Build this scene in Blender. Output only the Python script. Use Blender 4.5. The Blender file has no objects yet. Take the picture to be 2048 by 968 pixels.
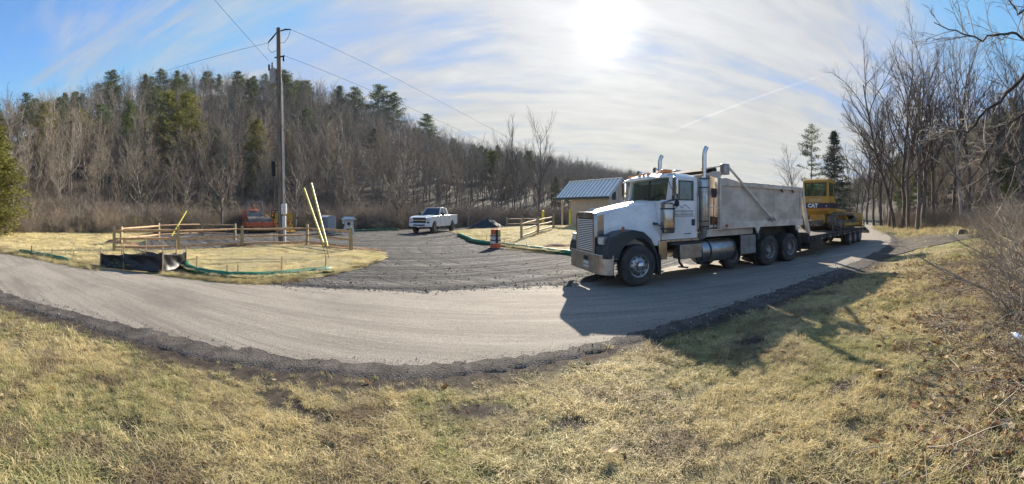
import bpy, math, random
import numpy as np
from math import sin, cos, tan, pi, radians, hypot, atan2, sqrt
from mathutils import Vector, Matrix, geometry, noise as mnoise

S = bpy.context.scene
COL = S.collection
# ------------------------------------------------------------------ camera
F_PX, HOR, CAM_H = 745.0, 420.0, 2.0          # panorama: pixels per radian, horizon row, eye height (photo pixels)
cd = bpy.data.cameras.new('camera')
cam = bpy.data.objects.new('camera', cd); COL.objects.link(cam)
cd.type = 'PANO'; cd.panorama_type = 'CENTRAL_CYLINDRICAL'
cd.central_cylindrical_radius = 1.0
cd.central_cylindrical_range_u_min = -1024 / F_PX
cd.central_cylindrical_range_u_max = 1024 / F_PX
cd.central_cylindrical_range_v_min = -(968 - HOR) / F_PX
cd.central_cylindrical_range_v_max = HOR / F_PX
cd.clip_start = 0.05; cd.clip_end = 20000
cam.location = (0, 0, CAM_H); cam.rotation_euler = (pi / 2, 0, 0)
S.camera = cam
S.render.engine = 'CYCLES'
S.render.resolution_x, S.render.resolution_y = 1024, 484
S.cycles.use_denoising = True
S.cycles.max_bounces = 6
S.cycles.transparent_max_bounces = 8
S.cycles.volume_bounces = 0
S.view_settings.view_transform = 'Standard'
S.view_settings.look = 'None'
S.view_settings.gamma = 1.0
S.view_settings.exposure = 1.6

# ------------------------------------------------------------------ sun and sky
SUN_AZ, SUN_EL = radians(14.7), radians(26.1)
SUND = Vector((sin(SUN_AZ) * cos(SUN_EL), cos(SUN_AZ) * cos(SUN_EL), sin(SUN_EL)))
ld = bpy.data.lights.new('sun', 'SUN'); ld.energy = 4.0; ld.angle = radians(0.6); ld.color = (1.0, 0.90, 0.76)
sun = bpy.data.objects.new('sun', ld); COL.objects.link(sun)
sun.rotation_euler = (-SUND).to_track_quat('-Z', 'Y').to_euler(); sun.location = (20, 60, 60)

W = bpy.data.worlds.new('World'); S.world = W; W.use_nodes = True
class NT:
    """small helper to write node trees"""
    def __init__(s, tree): s.t = tree; s.n = tree.nodes; s.l = tree.links
    def new(s, typ, ins=None, **kw):
        nd = s.n.new(typ)
        for k, v in kw.items(): setattr(nd, k, v)
        for k, v in (ins or {}).items():
            sk = nd.inputs[k]
            if isinstance(v, bpy.types.NodeSocket): s.l.new(v, sk)
            else: sk.default_value = v
        return nd
    def math(s, op, a, b=None, c=None, clamp=False):
        i = {0: a}
        if b is not None: i[1] = b
        if c is not None: i[2] = c
        return s.new('ShaderNodeMath', i, operation=op, use_clamp=clamp).outputs[0]
    def vmath(s, op, a, b=None, out=0):
        i = {0: a}
        if b is not None: i[1] = b
        return s.new('ShaderNodeVectorMath', i, operation=op).outputs[out]
    def noise(s, vec, scale, detail=4, rough=0.55, dist=0.0):
        nd = s.new('ShaderNodeTexNoise', {'Scale': scale, 'Detail': detail, 'Roughness': rough, 'Distortion': dist})
        if vec is not None: s.l.new(vec, nd.inputs['Vector'])
        return nd.outputs['Fac']
    def ramp(s, fac, lo, hi, a=0.0, b=1.0, smooth=True):
        return s.new('ShaderNodeMapRange', {0: fac, 1: lo, 2: hi, 3: a, 4: b}, interpolation_type='SMOOTHSTEP' if smooth else 'LINEAR').outputs[0]
    def mix(s, fac, a, b, blend='MIX'):
        nd = s.new('ShaderNodeMix', data_type='RGBA', blend_type=blend)
        for sk, v in ((nd.inputs[0], fac), (nd.inputs[6], a), (nd.inputs[7], b)):
            if isinstance(v, bpy.types.NodeSocket): s.l.new(v, sk)
            else: sk.default_value = v if not isinstance(v, tuple) or len(v) == 4 else (*v, 1)
        return nd.outputs[2]
    def scalev(s, vec, sc, loc=(0, 0, 0), rot=(0, 0, 0)):
        return s.new('ShaderNodeMapping', {'Vector': vec, 'Scale': sc, 'Location': loc, 'Rotation': rot}).outputs[0]

def build_world():
    t = W.node_tree; t.nodes.clear(); q = NT(t)
    out = q.new('ShaderNodeOutputWorld'); bg = q.new('ShaderNodeBackground')
    t.links.new(bg.outputs[0], out.inputs[0])
    sky = q.new('ShaderNodeTexSky', sky_type='NISHITA', sun_disc=False, sun_elevation=SUN_EL, sun_rotation=SUN_AZ,
                altitude=300.0, air_density=1.0, dust_density=0.8, ozone_density=1.6)
    d = q.new('ShaderNodeTexCoord').outputs['Generated']
    d = q.vmath('NORMALIZE', d)
    sep = q.new('ShaderNodeSeparateXYZ', {0: d}); z = sep.outputs[2]
    zc = q.math('ADD', q.math('MAXIMUM', z, 0.0), 0.10)
    u = q.math('DIVIDE', sep.outputs[0], zc); v = q.math('DIVIDE', sep.outputs[1], zc)
    p = q.new('ShaderNodeCombineXYZ', {0: u, 1: v}).outputs[0]
    cs = q.vmath('DOT_PRODUCT', d, tuple(SUND), out=1)
    ang = q.math('ARCCOSINE', q.math('MINIMUM', cs, 0.99999))           # radians from the sun
    # thin high cloud: broad sheets, streaks and small ripples
    n1 = q.noise(q.scalev(p, (0.32, 0.5, 1), rot=(0, 0, 0.5)), 1.0, 6, 0.6, 0.6)
    n2 = q.noise(q.scalev(p, (0.5, 1.9, 1), rot=(0, 0, -0.35)), 1.3, 8, 0.62, 1.2)
    n3 = q.noise(q.scalev(p, (1.6, 4.2, 1), rot=(0, 0, 0.2)), 1.5, 5, 0.6, 0.4)
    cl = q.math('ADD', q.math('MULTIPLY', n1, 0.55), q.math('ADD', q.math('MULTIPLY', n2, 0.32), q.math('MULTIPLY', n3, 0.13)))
    near = q.ramp(ang, 0.15, 1.25, 0.15, -0.035)                          # thickest round the sun; out-of-view cover raised as fill light
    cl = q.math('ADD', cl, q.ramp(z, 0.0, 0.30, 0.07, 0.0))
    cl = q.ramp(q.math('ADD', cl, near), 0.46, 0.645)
    # two condensation trails: great circles with soft ragged edges
    def trail(p1, p2, w, lo, hi, sc):
        a, b = [Vector((sin((x - 1024) / F_PX), cos((x - 1024) / F_PX), (HOR - y) / F_PX)).normalized() for x, y in (p1, p2)]
        n = a.cross(b).normalized(); m = (a + b).normalized(); ext = math.acos(max(-1, min(1, a.dot(m)))) * 1.25
        dd = q.math('ABSOLUTE', q.vmath('DOT_PRODUCT', d, tuple(n), out=1))
        nz = q.noise(d, sc, 4, 0.6)
        e = q.math('SUBTRACT', 1.0, q.math('DIVIDE', dd, q.math('MULTIPLY', nz, w * 2)), clamp=True)
        r = q.ramp(q.vmath('DOT_PRODUCT', d, tuple(m), out=1), cos(ext), cos(ext * 0.55))
        return q.math('MULTIPLY', q.math('MULTIPLY', e, r), hi)
    t1 = trail((60, 170), (330, 5), 0.02, 0, 0.6, 9)
    t2 = trail((1345, 262), (1625, 157), 0.0030, 0, 0.7, 14)
    cl = q.math('MAXIMUM', cl, q.math('MAXIMUM', t1, t2))
    # cloud brightness: forward scattering makes it white toward the sun
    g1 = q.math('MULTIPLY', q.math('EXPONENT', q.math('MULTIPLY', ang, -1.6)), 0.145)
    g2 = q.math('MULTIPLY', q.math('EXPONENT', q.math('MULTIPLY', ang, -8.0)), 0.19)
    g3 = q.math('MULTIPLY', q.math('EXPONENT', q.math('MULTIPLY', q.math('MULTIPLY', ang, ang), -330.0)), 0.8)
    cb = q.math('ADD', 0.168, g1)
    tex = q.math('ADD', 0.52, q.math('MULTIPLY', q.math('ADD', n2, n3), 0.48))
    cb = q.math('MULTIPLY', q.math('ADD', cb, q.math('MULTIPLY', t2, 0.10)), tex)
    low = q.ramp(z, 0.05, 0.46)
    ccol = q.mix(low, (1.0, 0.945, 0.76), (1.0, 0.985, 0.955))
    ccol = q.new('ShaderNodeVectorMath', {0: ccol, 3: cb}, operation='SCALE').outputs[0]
    sk = q.new('ShaderNodeVectorMath', {0: sky.outputs[0], 3: SKY_S}, operation='SCALE').outputs[0]
    sk = q.vmath('MULTIPLY', sk, (0.55, 0.86, 1.10))
    lim = q.new('ShaderNodeVectorMath', {0: sk, 1: (0.112, 0.178, 0.30)}, operation='MINIMUM').outputs[0]
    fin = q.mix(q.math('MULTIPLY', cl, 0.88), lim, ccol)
    gcol = q.new('ShaderNodeVectorMath', {0: (1.0, 0.98, 0.93), 3: q.math('MULTIPLY', q.math('ADD', g2, g3), 0.30)}, operation='SCALE').outputs[0]
    fin = q.vmath('ADD', fin, gcol)
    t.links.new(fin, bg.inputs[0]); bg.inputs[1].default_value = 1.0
SKY_S = 0.085
build_world()

# ------------------------------------------------------------------ helpers
def P(x, y, z=0.0):
    """ground point (height z) seen at photo pixel x, y"""
    az = (x - 1024) / F_PX; d = (CAM_H - z) * F_PX / (y - HOR)
    return (d * sin(az), d * cos(az))
def PD(x, d): az = (x - 1024) / F_PX; return (d * sin(az), d * cos(az))

def tag(o, label=None, cat=None, group=None, kind=None):
    if label: o['label'] = label
    if cat: o['category'] = cat
    if group: o['group'] = group
    if kind: o['kind'] = kind
    return o
def empty(name, loc=(0, 0, 0), rz=0, label=None, cat=None, group=None):
    o = bpy.data.objects.new(name, None); COL.objects.link(o)
    o.location = loc; o.rotation_euler = (0, 0, rz); o.empty_display_size = 0.2
    return tag(o, label, cat, group)
def link(name, me, mat=None, parent=None, loc=None, rot=None, scale=None):
    o = bpy.data.objects.new(name, me)
    if mat and not me.materials: me.materials.append(mat)
    COL.objects.link(o)
    if parent: o.parent = parent
    if loc: o.location = loc
    if rot: o.rotation_euler = rot
    if scale: o.scale = scale
    return o
def copy_tree(o, parent=None):
    c = o.copy(); COL.objects.link(c)
    if parent: c.parent = parent
    for ch in list(o.children): copy_tree(ch, c)
    return c

class MB:
    """collects shapes in one mesh"""
    def __init__(s): s.v = []; s.f = []
    def add(s, vs, fs):
        o = len(s.v); s.v += [tuple(a) for a in vs]; s.f += [tuple(i + o for i in f) for f in fs]; return s
    def box(s, x0, x1, y0, y1, z0, z1):
        v = [(x, y, z) for z in (z0, z1) for y in (y0, y1) for x in (x0, x1)]
        return s.add(v, [(0, 2, 3, 1), (4, 5, 7, 6), (0, 1, 5, 4), (2, 6, 7, 3), (0, 4, 6, 2), (1, 3, 7, 5)])
    def hexa(s, b, t):
        """b and t: four corners each, counter-clockwise from above"""
        return s.add(list(b) + list(t), [(3, 2, 1, 0), (4, 5, 6, 7), (0, 1, 5, 4), (1, 2, 6, 5), (2, 3, 7, 6), (3, 0, 4, 7)])
    def bar(s, p, q, w, h=None, up=(0, 0, 1)):
        p, q = Vector(p), Vector(q); h = h or w; d = (q - p).normalized(); u = Vector(up)
        if abs(d.dot(u)) > 0.98: u = Vector((1, 0, 0))
        a = d.cross(u).normalized() * (w / 2); b = a.cross(d).normalized() * (h / 2)
        return s.hexa([p - a - b, p + a - b, q + a - b, q - a - b], [p - a + b, p + a + b, q + a + b, q - a + b])
    def tube(s, pts, r, n=8, cap=True):
        pts = [Vector(p) for p in pts]; rs = r if isinstance(r, (list, tuple)) else [r] * len(pts)
        base = len(s.v); prev = None
        for i, p in enumerate(pts):
            d = (pts[min(i + 1, len(pts) - 1)] - pts[max(i - 1, 0)])
            if d.length < 1e-9: d = Vector((0, 0, 1))
            d.normalize()
            if prev is None:
                u = Vector((0, 0, 1)) if abs(d.z) < 0.9 else Vector((1, 0, 0))
                a = d.cross(u).normalized()
            else:
                a = (prev - d * prev.dot(d))
                a = a.normalized() if a.length > 1e-6 else d.orthogonal().normalized()
            prev = a; b = d.cross(a)
            for k in range(n):
                t = 2 * pi * k / n; s.v.append(tuple(p + (a * cos(t) + b * sin(t)) * rs[i]))
        for i in range(len(pts) - 1):
            for k in range(n):
                k2 = (k + 1) % n; o = base + i * n
                s.f.append((o + k, o + k2, o + n + k2, o + n + k))
        if cap:
            s.f.append(tuple(base + k for k in range(n))[::-1]); s.f.append(tuple(base + (len(pts) - 1) * n + k for k in range(n)))
        return s
    def lathe(s, prof, axis='y', c=(0, 0, 0), n=28, close=False):
        """prof: (radius, position along axis)"""
        base = len(s.v)
        for r, a in prof:
            for k in range(n):
                t = 2 * pi * k / n; x, y = r * cos(t), r * sin(t)
                p = {'x': (a, x, y), 'y': (x, a, y), 'z': (x, y, a)}[axis]
                s.v.append((p[0] + c[0], p[1] + c[1], p[2] + c[2]))
        m = len(prof)
        for i in range(m if close else m - 1):
            j = (i + 1) % m
            for k in range(n):
                k2 = (k + 1) % n; f = (base + i * n + k, base + i * n + k2, base + j * n + k2, base + j * n + k)
                s.f.append(f if axis != 'y' else f[::-1])
        return s
    def prism(s, poly, a0, a1, axis='y'):
        """poly in the plane across the axis: (x,z) for y, (y,z) for x, (x,y) for z"""
        n = len(poly)
        def pt(p, a): return {'y': (p[0], a, p[1]), 'x': (a, p[0], p[1]), 'z': (p[0], p[1], a)}[axis]
        vs = [pt(p, a0) for p in poly] + [pt(p, a1) for p in poly]
        fs = [tuple(range(n)), tuple(range(2 * n - 1, n - 1, -1))] + [(i, i + n, (i + 1) % n + n, (i + 1) % n) for i in range(n)]
        return s.add(vs, fs)
    def loft(s, secs, closed=True, caps=True):
        n = len(secs[0]); base = len(s.v)
        for c in secs: s.v += [tuple(p) for p in c]
        for i in range(len(secs) - 1):
            for k in range(n if closed else n - 1):
                k2 = (k + 1) % n; o = base + i * n
                s.f.append((o + k, o + k2, o + n + k2, o + n + k))
        if caps and closed:
            s.f.append(tuple(base + k for k in range(n))[::-1]); s.f.append(tuple(base + (len(secs) - 1) * n + k for k in range(n)))
        return s
    def mesh(s, name, mat=None, smooth=35, fix=True):
        me = bpy.data.meshes.new(name); me.from_pydata(s.v, [], s.f)
        if fix:
            import bmesh
            bm = bmesh.new(); bm.from_mesh(me); bmesh.ops.recalc_face_normals(bm, faces=bm.faces); bm.to_mesh(me); bm.free()
        if smooth:
            me.shade_smooth(); me.set_sharp_from_angle(angle=radians(smooth))
        if mat: me.materials.append(mat)
        return me
    def build(s, name, mat, parent=None, bevel=0.0, smooth=35, loc=None, rot=None, seg=2):
        o = link(name, s.mesh(name, mat, smooth), None, parent, loc, rot)
        if bevel:
            m = o.modifiers.new('bevel', 'BEVEL'); m.width = bevel; m.segments = seg; m.limit_method = 'ANGLE'; m.angle_limit = radians(40)
        return o

def text(name, body, size, mat, parent, loc, rot, depth=0.002, bold=0.0, sx=1.0):
    cu = bpy.data.curves.new(name, 'FONT'); cu.body = body; cu.size = size; cu.extrude = depth; cu.offset = bold; cu.align_x = 'CENTER'
    cu.resolution_u = 2
    o = bpy.data.objects.new(name, cu); COL.objects.link(o)
    me = bpy.data.meshes.new_from_object(o); bpy.data.objects.remove(o)
    o = link(name, me, None, parent, loc, rot); me.materials.clear(); me.materials.append(mat); o.scale = (sx, 1, 1)
    return o

# ------------------------------------------------------------------ materials
def mat(name, col, rough=0.6, metal=0.0, var=0.0, vscale=6.0, col2=None, bump=0.0, bscale=40.0, coat=0.0, spec=0.5, coords='Object',
        stretch=(1, 1, 1), thr=(0.35, 0.65), rvar=0.0, dust=0.0):
    m = bpy.data.materials.new(name); m.use_nodes = True; t = m.node_tree; t.nodes.clear(); q = NT(t)
    out = q.new('ShaderNodeOutputMaterial')
    b = q.new('ShaderNodeBsdfPrincipled', {'Base Color': (*col, 1), 'Roughness': rough, 'Metallic': metal, 'Coat Weight': coat, 'Specular IOR Level': spec})
    t.links.new(b.outputs[0], out.inputs[0])
    tc = q.new('ShaderNodeTexCoord').outputs[coords] if coords != 'World' else q.new('ShaderNodeNewGeometry').outputs['Position']
    vec = q.scalev(tc, stretch)
    if var or col2:
        n = q.noise(vec, vscale, 6, 0.62)
        c2 = col2 if col2 else tuple(c * (1 - var) for c in col)
        c1 = col if col2 else tuple(min(1, c * (1 + var)) for c in col)
        cc = q.mix(q.ramp(n, thr[0], thr[1]), c2, c1)
        if dust:
            n2 = q.noise(vec, vscale * 0.35, 8, 0.7)
            cc = q.mix(q.math('MULTIPLY', q.ramp(n2, 0.42, 0.7), dust), cc, (0.23, 0.19, 0.145))
        t.links.new(cc, b.inputs['Base Color'])
    if rvar:
        n = q.noise(vec, vscale * 1.7, 5, 0.6)
        t.links.new(q.math('ADD', rough - rvar / 2, q.math('MULTIPLY', n, rvar)), b.inputs['Roughness'])
    if bump:
        bn = q.new('ShaderNodeBump', {'Strength': 1.0, 'Distance': bump, 'Height': q.noise(vec, bscale, 4, 0.6)})
        t.links.new(bn.outputs[0], b.inputs['Normal'])
    return m
# ================================================================== terrain
Nx = [(-70, -27), (-40, -13), (-20, -3.6), (-8.75, 1.74), (-6.05, 3.04), (-4.1, 3.69), (-2.63, 4.12), (-1.4, 4.52), (-.16, 4.88), (1.29, 5.37), (2.75, 5.87),
      (4.94, 6.6), (7.5, 7.35), (10.67, 8.34), (14, 9.5), (18.5, 11.4), (23.1, 14.2), (26.8, 17.2), (36, 24.7), (44, 30.2), (60, 38)]
Fx = [(-70, -20), (-40, -7), (-24, 0.2), (-16.8, 3.34), (-11.29, 5.66), (-8.5, 6.75), (-5.29, 8.03), (-3.92, 8.45), (-1.51, 9.01), (1.52, 9.9), (5.57, 12.0), (10, 14.2),
      (18, 18.0), (24, 21.5), (30, 26.5), (38, 33), (48, 39), (60, 44)]
def nE(x): return np.interp(x, [a for a, _ in Nx], [b for _, b in Nx])
def fE(x): return np.interp(x, [a for a, _ in Fx], [b for _, b in Fx])

HT = np.array([  # photo x, foot of slope, ridge distance, skyline row, tree height
    (-400, 30, 120, 250, 9.5), (-200, 32, 120, 240, 9.5), (0, 36, 120, 222, 9.5), (100, 38, 130, 205, 9.5), (200, 40, 140, 182, 9.5), (300, 44, 150, 160, 9.5), (400, 46, 160, 156, 9.5),
    (500, 46, 165, 160, 9.5), (600, 46, 170, 172, 9.5), (700, 47, 175, 197, 9.5), (800, 52, 185, 226, 9.5), (900, 58, 200, 268, 9.5), (1000, 66, 230, 298, 9.5),
    (1100, 76, 300, 314, 9.5), (1200, 90, 400, 331, 9.5), (1290, 110, 450, 348, 9.5), (1400, 150, 450, 366, 9.5), (1500, 160, 450, 380, 9.5),
    (1600, 160, 400, 378, 9.5), (1700, 140, 300, 362, 9.5), (1750, 100, 250, 345, 9.5), (1800, 60, 190, 318, 9.5), (1850, 48, 160, 292, 9.5),
    (1900, 42, 140, 268, 9.5), (2000, 32, 125, 238, 9.5), (2150, 30, 115, 220, 9.5), (2400, 30, 110, 215, 9.5)], float)
def vnoise(x, y, s, seed=0):
    """value noise on numpy arrays"""
    x = np.asarray(x, float) * s + seed * 17.3; y = np.asarray(y, float) * s + seed * 9.1
    ix, iy = np.floor(x), np.floor(y); fx, fy = x - ix, y - iy
    fx = fx * fx * (3 - 2 * fx); fy = fy * fy * (3 - 2 * fy)
    def h(a, b):
        v = np.sin(a * 127.1 + b * 311.7 + seed * 74.7) * 43758.5453
        return v - np.floor(v)
    return (h(ix, iy) * (1 - fx) + h(ix + 1, iy) * fx) * (1 - fy) + (h(ix, iy + 1) * (1 - fx) + h(ix + 1, iy + 1) * fx) * fy
def sstep(a, b, t):
    t = np.clip((t - a) / (b - a), 0, 1); return t * t * (3 - 2 * t)
def bump(x, y, cx, cy, rx, ry, h, rot=0):
    c, s = cos(rot), sin(rot); dx, dy = x - cx, y - cy
    q = ((dx * c + dy * s) / rx) ** 2 + ((-dx * s + dy * c) / ry) ** 2
    return h * np.clip(1 - q, 0, 1) ** 1.5
def hgt(x, y, fine=True):
    x = np.asarray(x, float); y = np.asarray(y, float)
    r = np.hypot(x, y); px = 1024 + F_PX * np.arctan2(x, y)
    px = np.where(px > 2450, 2450, px)
    d0 = np.interp(px, HT[:, 0], HT[:, 1]); d1 = np.interp(px, HT[:, 0], HT[:, 2])
    top = CAM_H + (HOR - np.interp(px, HT[:, 0], HT[:, 3])) * d1 / F_PX - np.interp(px, HT[:, 0], HT[:, 4])
    t = np.clip((r - d0) / (d1 - d0), 0, 1)
    front = np.where(y > -0.35 * np.abs(x), 1, 0) * sstep(-0.6, 0.0, y / np.maximum(r, 1))
    z = np.maximum(top, 1) * (0.85 * t + 0.15 * sstep(0, 1, t)) * front
    z = z - np.where(r > d1, (r - d1) * 0.10, 0) * front
    z = z + bump(x, y, *PD(118, 37), 7.5, 3.2, 1.5, radians(55))
    z = z + t * (vnoise(x, y, 0.045, 3) - 0.5) * 9 + t * (vnoise(x, y, 0.13, 5) - 0.5) * 3
    # rise under the building and the straw behind the drum
    z = z + bump(x, y, 6.5, 30, 12, 12, 0.55)
    # road side bank toward the creek at the left
    nn, ff = nE(x), fE(x)
    off = np.maximum(sstep(-0.8, -2.2, y - nn), 0)
    z = z + off * (vnoise(x, y, 1.3, 1) - 0.5) * 0.05 * (r < 40)
    # ground rises a little under the brush at the right
    z = z + 0.35 * sstep(6.0, 14.0, x) * sstep(-1.2, -6.0, y - nn)
    z = z + 0.16 * sstep(1.0, 4.0, x) * sstep(-0.8, -2.5, y - nn) * (r < 30)  # verge shaped higher here to shorten the truck's shadow
    z = np.maximum(z, np.where(r > 60, 0.2, -5))
    if fine:
        z = z + off * (vnoise(x, y, 4.0, 2) - 0.5) * 0.035 * (r < 25)
    return z
def hz(x, y): return float(hgt(x, y))

def wmat(name, build):
    m = bpy.data.materials.new(name); m.use_nodes = True; t = m.node_tree; t.nodes.clear(); q = NT(t)
    out = q.new('ShaderNodeOutputMaterial'); b = q.new('ShaderNodeBsdfPrincipled', {'Roughness': 0.9, 'Specular IOR Level': 0.25})
    t.links.new(b.outputs[0], out.inputs[0])
    build(q, q.new('ShaderNodeNewGeometry').outputs['Position'], b)
    return m
def setbump(q, b, h, dist, strength=1.0):
    q.l.new(q.new('ShaderNodeBump', {'Strength': strength, 'Distance': dist, 'Height': h}).outputs[0], b.inputs['Normal'])

def g_verge(q, p, b):
    n1 = q.noise(p, 0.55, 6, 0.62, 0.4); n2 = q.noise(p, 7, 8, 0.7); n3 = q.noise(p, 60, 4, 0.7); n4 = q.noise(p, 1.7, 5, 0.6)
    straw = q.mix(q.ramp(n2, 0.3, 0.7), (0.20, 0.155, 0.075), (0.42, 0.35, 0.19))
    green = q.mix(q.ramp(n3, 0.3, 0.7), (0.07, 0.09, 0.02), (0.24, 0.25, 0.08))
    c = q.mix(q.ramp(n1, 0.44, 0.62, 0, 0.75), straw, green)
    c = q.mix(q.ramp(n4, 0.60, 0.70, 0, 0.85), c, (0.055, 0.04, 0.028))
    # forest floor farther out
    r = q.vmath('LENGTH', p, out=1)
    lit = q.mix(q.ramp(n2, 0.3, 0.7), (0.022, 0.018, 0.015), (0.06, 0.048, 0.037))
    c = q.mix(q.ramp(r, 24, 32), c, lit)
    mud = q.new('ShaderNodeAttribute', attribute_name='mud').outputs['Fac']
    c = q.mix(mud, c, q.mix(q.ramp(n2, 0.3, 0.7), (0.028, 0.022, 0.018), (0.11, 0.085, 0.065)))
    q.l.new(c, b.inputs['Base Color']); setbump(q, b, q.math('ADD', n2, n3), 0.04)
def g_road(q, p, b):  # dusty, streaked along the road
    big = q.noise(p, 0.35, 5, 0.6); st = q.noise(q.scalev(p, (0.16, 1.5, 1), rot=(0, 0, -0.36)), 1.4, 7, 0.62, 0.5)
    st2 = q.noise(q.scalev(p, (0.3, 5.0, 1), rot=(0, 0, -0.33)), 2.0, 5, 0.6)
    gr = q.noise(p, 48, 5, 0.8); sp = q.new('ShaderNodeTexVoronoi', {'Vector': p, 'Scale': 26.0}).outputs['Distance']
    c = q.mix(q.ramp(st, 0.32, 0.68), (0.26, 0.228, 0.188), (0.41, 0.365, 0.30))
    c = q.mix(q.ramp(st2, 0.48, 0.66, 0, 0.75), c, (0.44, 0.395, 0.33))
    c = q.mix(q.ramp(big, 0.5, 0.7, 0, 0.5), c, (0.155, 0.14, 0.125))
    c = q.mix(q.ramp(gr, 0.36, 0.62, 0.75, 0), c, (0.11, 0.096, 0.08))
    peb = q.math('MULTIPLY', q.ramp(sp, 0.20, 0.10), q.ramp(q.noise(p, 1.3, 3), 0.42, 0.62))
    c = q.mix(peb, c, (0.05, 0.04, 0.033))
    st3 = q.noise(q.scalev(p, (0.22, 9.0, 1), rot=(0, 0, -0.35)), 2.2, 4, 0.65)
    c = q.mix(q.ramp(st3, 0.56, 0.68, 0, 0.55), c, (0.17, 0.148, 0.122))
    # cracks
    cr = q.new('ShaderNodeTexVoronoi', {'Vector': q.vmath('ADD', p, q.new('ShaderNodeTexNoise', {'Vector': p, 'Scale': 1.5, 'Detail': 5.0}).outputs['Color']), 'Scale': 0.42}, feature='DISTANCE_TO_EDGE').outputs['Distance']
    ck = q.math('MULTIPLY', q.ramp(cr, 0.012, 0.002), q.ramp(q.noise(p, 0.5, 2), 0.6, 0.7))
    c = q.mix(q.math('MULTIPLY', ck, 0.25), c, (0.06, 0.05, 0.045))
    q.l.new(c, b.inputs['Base Color']); q.l.new(q.ramp(st2, 0.3, 0.7, 0.75, 0.95), b.inputs['Roughness'])
    setbump(q, b, q.math('SUBTRACT', q.math('ADD', gr, q.math('MULTIPLY', st, 1.2)), q.math('MULTIPLY', ck, 0.5)), 0.012)
def g_shoulder(q, p, b):
    n = q.noise(p, 3, 6, 0.7); g = q.noise(p, 55, 5, 0.8); v = q.new('ShaderNodeTexVoronoi', {'Vector': p, 'Scale': 42.0})
    c = q.mix(q.ramp(n, 0.3, 0.7), (0.042, 0.037, 0.034), (0.135, 0.118, 0.102))
    c = q.mix(q.ramp(v.outputs['Distance'], 0.4, 0.1, 0, 0.6), c, (0.19, 0.17, 0.15))
    q.l.new(c, b.inputs['Base Color']); setbump(q, b, q.math('ADD', g, v.outputs['Distance']), 0.016)
def g_gravel(q, p, b):
    n = q.noise(p, 0.9, 6, 0.65, 0.6); v = q.new('ShaderNodeTexVoronoi', {'Vector': p, 'Scale': 34.0}); v2 = q.new('ShaderNodeTexVoronoi', {'Vector': p, 'Scale': 5.5})
    # turning wheel tracks: rings round two centres
    d1 = q.vmath('LENGTH', q.vmath('SUBTRACT', p, (-9.0, 28.0, 0)), out=1); d2 = q.vmath('LENGTH', q.vmath('SUBTRACT', p, (7.0, 22.0, 0)), out=1)
    w = q.noise(p, 0.8, 3)
    t1 = q.noise(q.new('ShaderNodeCombineXYZ', {0: q.math('ADD', d1, q.math('MULTIPLY', w, 0.5))}).outputs[0], 1.15, 5, 0.62)
    t2 = q.noise(q.new('ShaderNodeCombineXYZ', {0: q.math('ADD', d2, q.math('MULTIPLY', w, 0.5)), 1: 7.0}).outputs[0], 1.0, 5, 0.62)
    tr = q.math('MULTIPLY', q.ramp(t1, 0.42, 0.58), q.ramp(t2, 0.42, 0.58, 0.35, 1))
    c = q.mix(q.ramp(n, 0.3, 0.7), (0.035, 0.036, 0.038), (0.085, 0.084, 0.082))
    c = q.mix(q.math('MULTIPLY', tr, 0.85), c, (0.27, 0.258, 0.24))
    cc = q.new('ShaderNodeSeparateColor', {0: v.outputs['Color']}).outputs[0]
    c = q.mix(q.math('MULTIPLY', cc, 0.22), c, (0.27, 0.262, 0.25))
    c = q.mix(q.ramp(v.outputs['Distance'], 0.35, 0.75, 0, 0.8), c, (0.03, 0.03, 0.03))
    q.l.new(c, b.inputs['Base Color'])
    h = q.math('ADD', q.math('MULTIPLY', v.outputs['Distance'], -1.0), q.math('ADD', q.math('MULTIPLY', tr, -4.0), q.math('MULTIPLY', v2.outputs['Distance'], -0.9)))
    setbump(q, b, h, 0.05)
def g_straw(q, p, b):
    n = q.noise(p, 0.5, 5, 0.6); s = q.noise(q.scalev(p, (1, 7, 1), rot=(0, 0, 0.6)), 9, 6, 0.75, 0.8); s2 = q.noise(q.scalev(p, (7, 1, 1), rot=(0, 0, 0.4)), 12, 6, 0.75, 0.5)
    m = q.noise(p, 1.4, 8, 0.72)
    c = q.mix(q.ramp(s, 0.3, 0.68), (0.36, 0.285, 0.125), (0.74, 0.62, 0.33))
    c = q.mix(q.ramp(s2, 0.52, 0.7, 0, 0.7), c, (0.74, 0.67, 0.43))
    c = q.mix(q.ramp(n, 0.45, 0.7, 0, 0.45), c, (0.45, 0.40, 0.19))
    c = q.mix(q.ramp(m, 0.55, 0.66, 0, 0.85), c, (0.20, 0.135, 0.08))
    q.l.new(c, b.inputs['Base Color']); setbump(q, b, q.math('ADD', s, q.math('ADD', s2, q.math('MULTIPLY', m, 2.0))), 0.09)
def g_turn(q, p, b):
    n = q.noise(p, 0.8, 7, 0.7, 0.5); g = q.noise(p, 30, 5, 0.8); v = q.new('ShaderNodeTexVoronoi', {'Vector': p, 'Scale': 20.0})
    c = q.mix(q.ramp(n, 0.35, 0.62), (0.07, 0.06, 0.05), (0.16, 0.142, 0.12))
    c = q.mix(q.ramp(g, 0.45, 0.7, 0, 0.5), c, (0.30, 0.25, 0.13)); c = q.mix(q.ramp(v.outputs['Distance'], 0.3, 0.7, 0, .5), c, (0.05, 0.045, 0.04))
    q.l.new(c, b.inputs['Base Color']); setbump(q, b, q.math('ADD', g, n), 0.05)
def g_dirt(q, p, b):
    n = q.noise(p, 5, 7, 0.7)
    q.l.new(q.mix(q.ramp(n, 0.3, 0.7), (0.09, 0.05, 0.03), (0.27, 0.17, 0.10)), b.inputs['Base Color']); setbump(q, b, n, 0.06)
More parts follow.
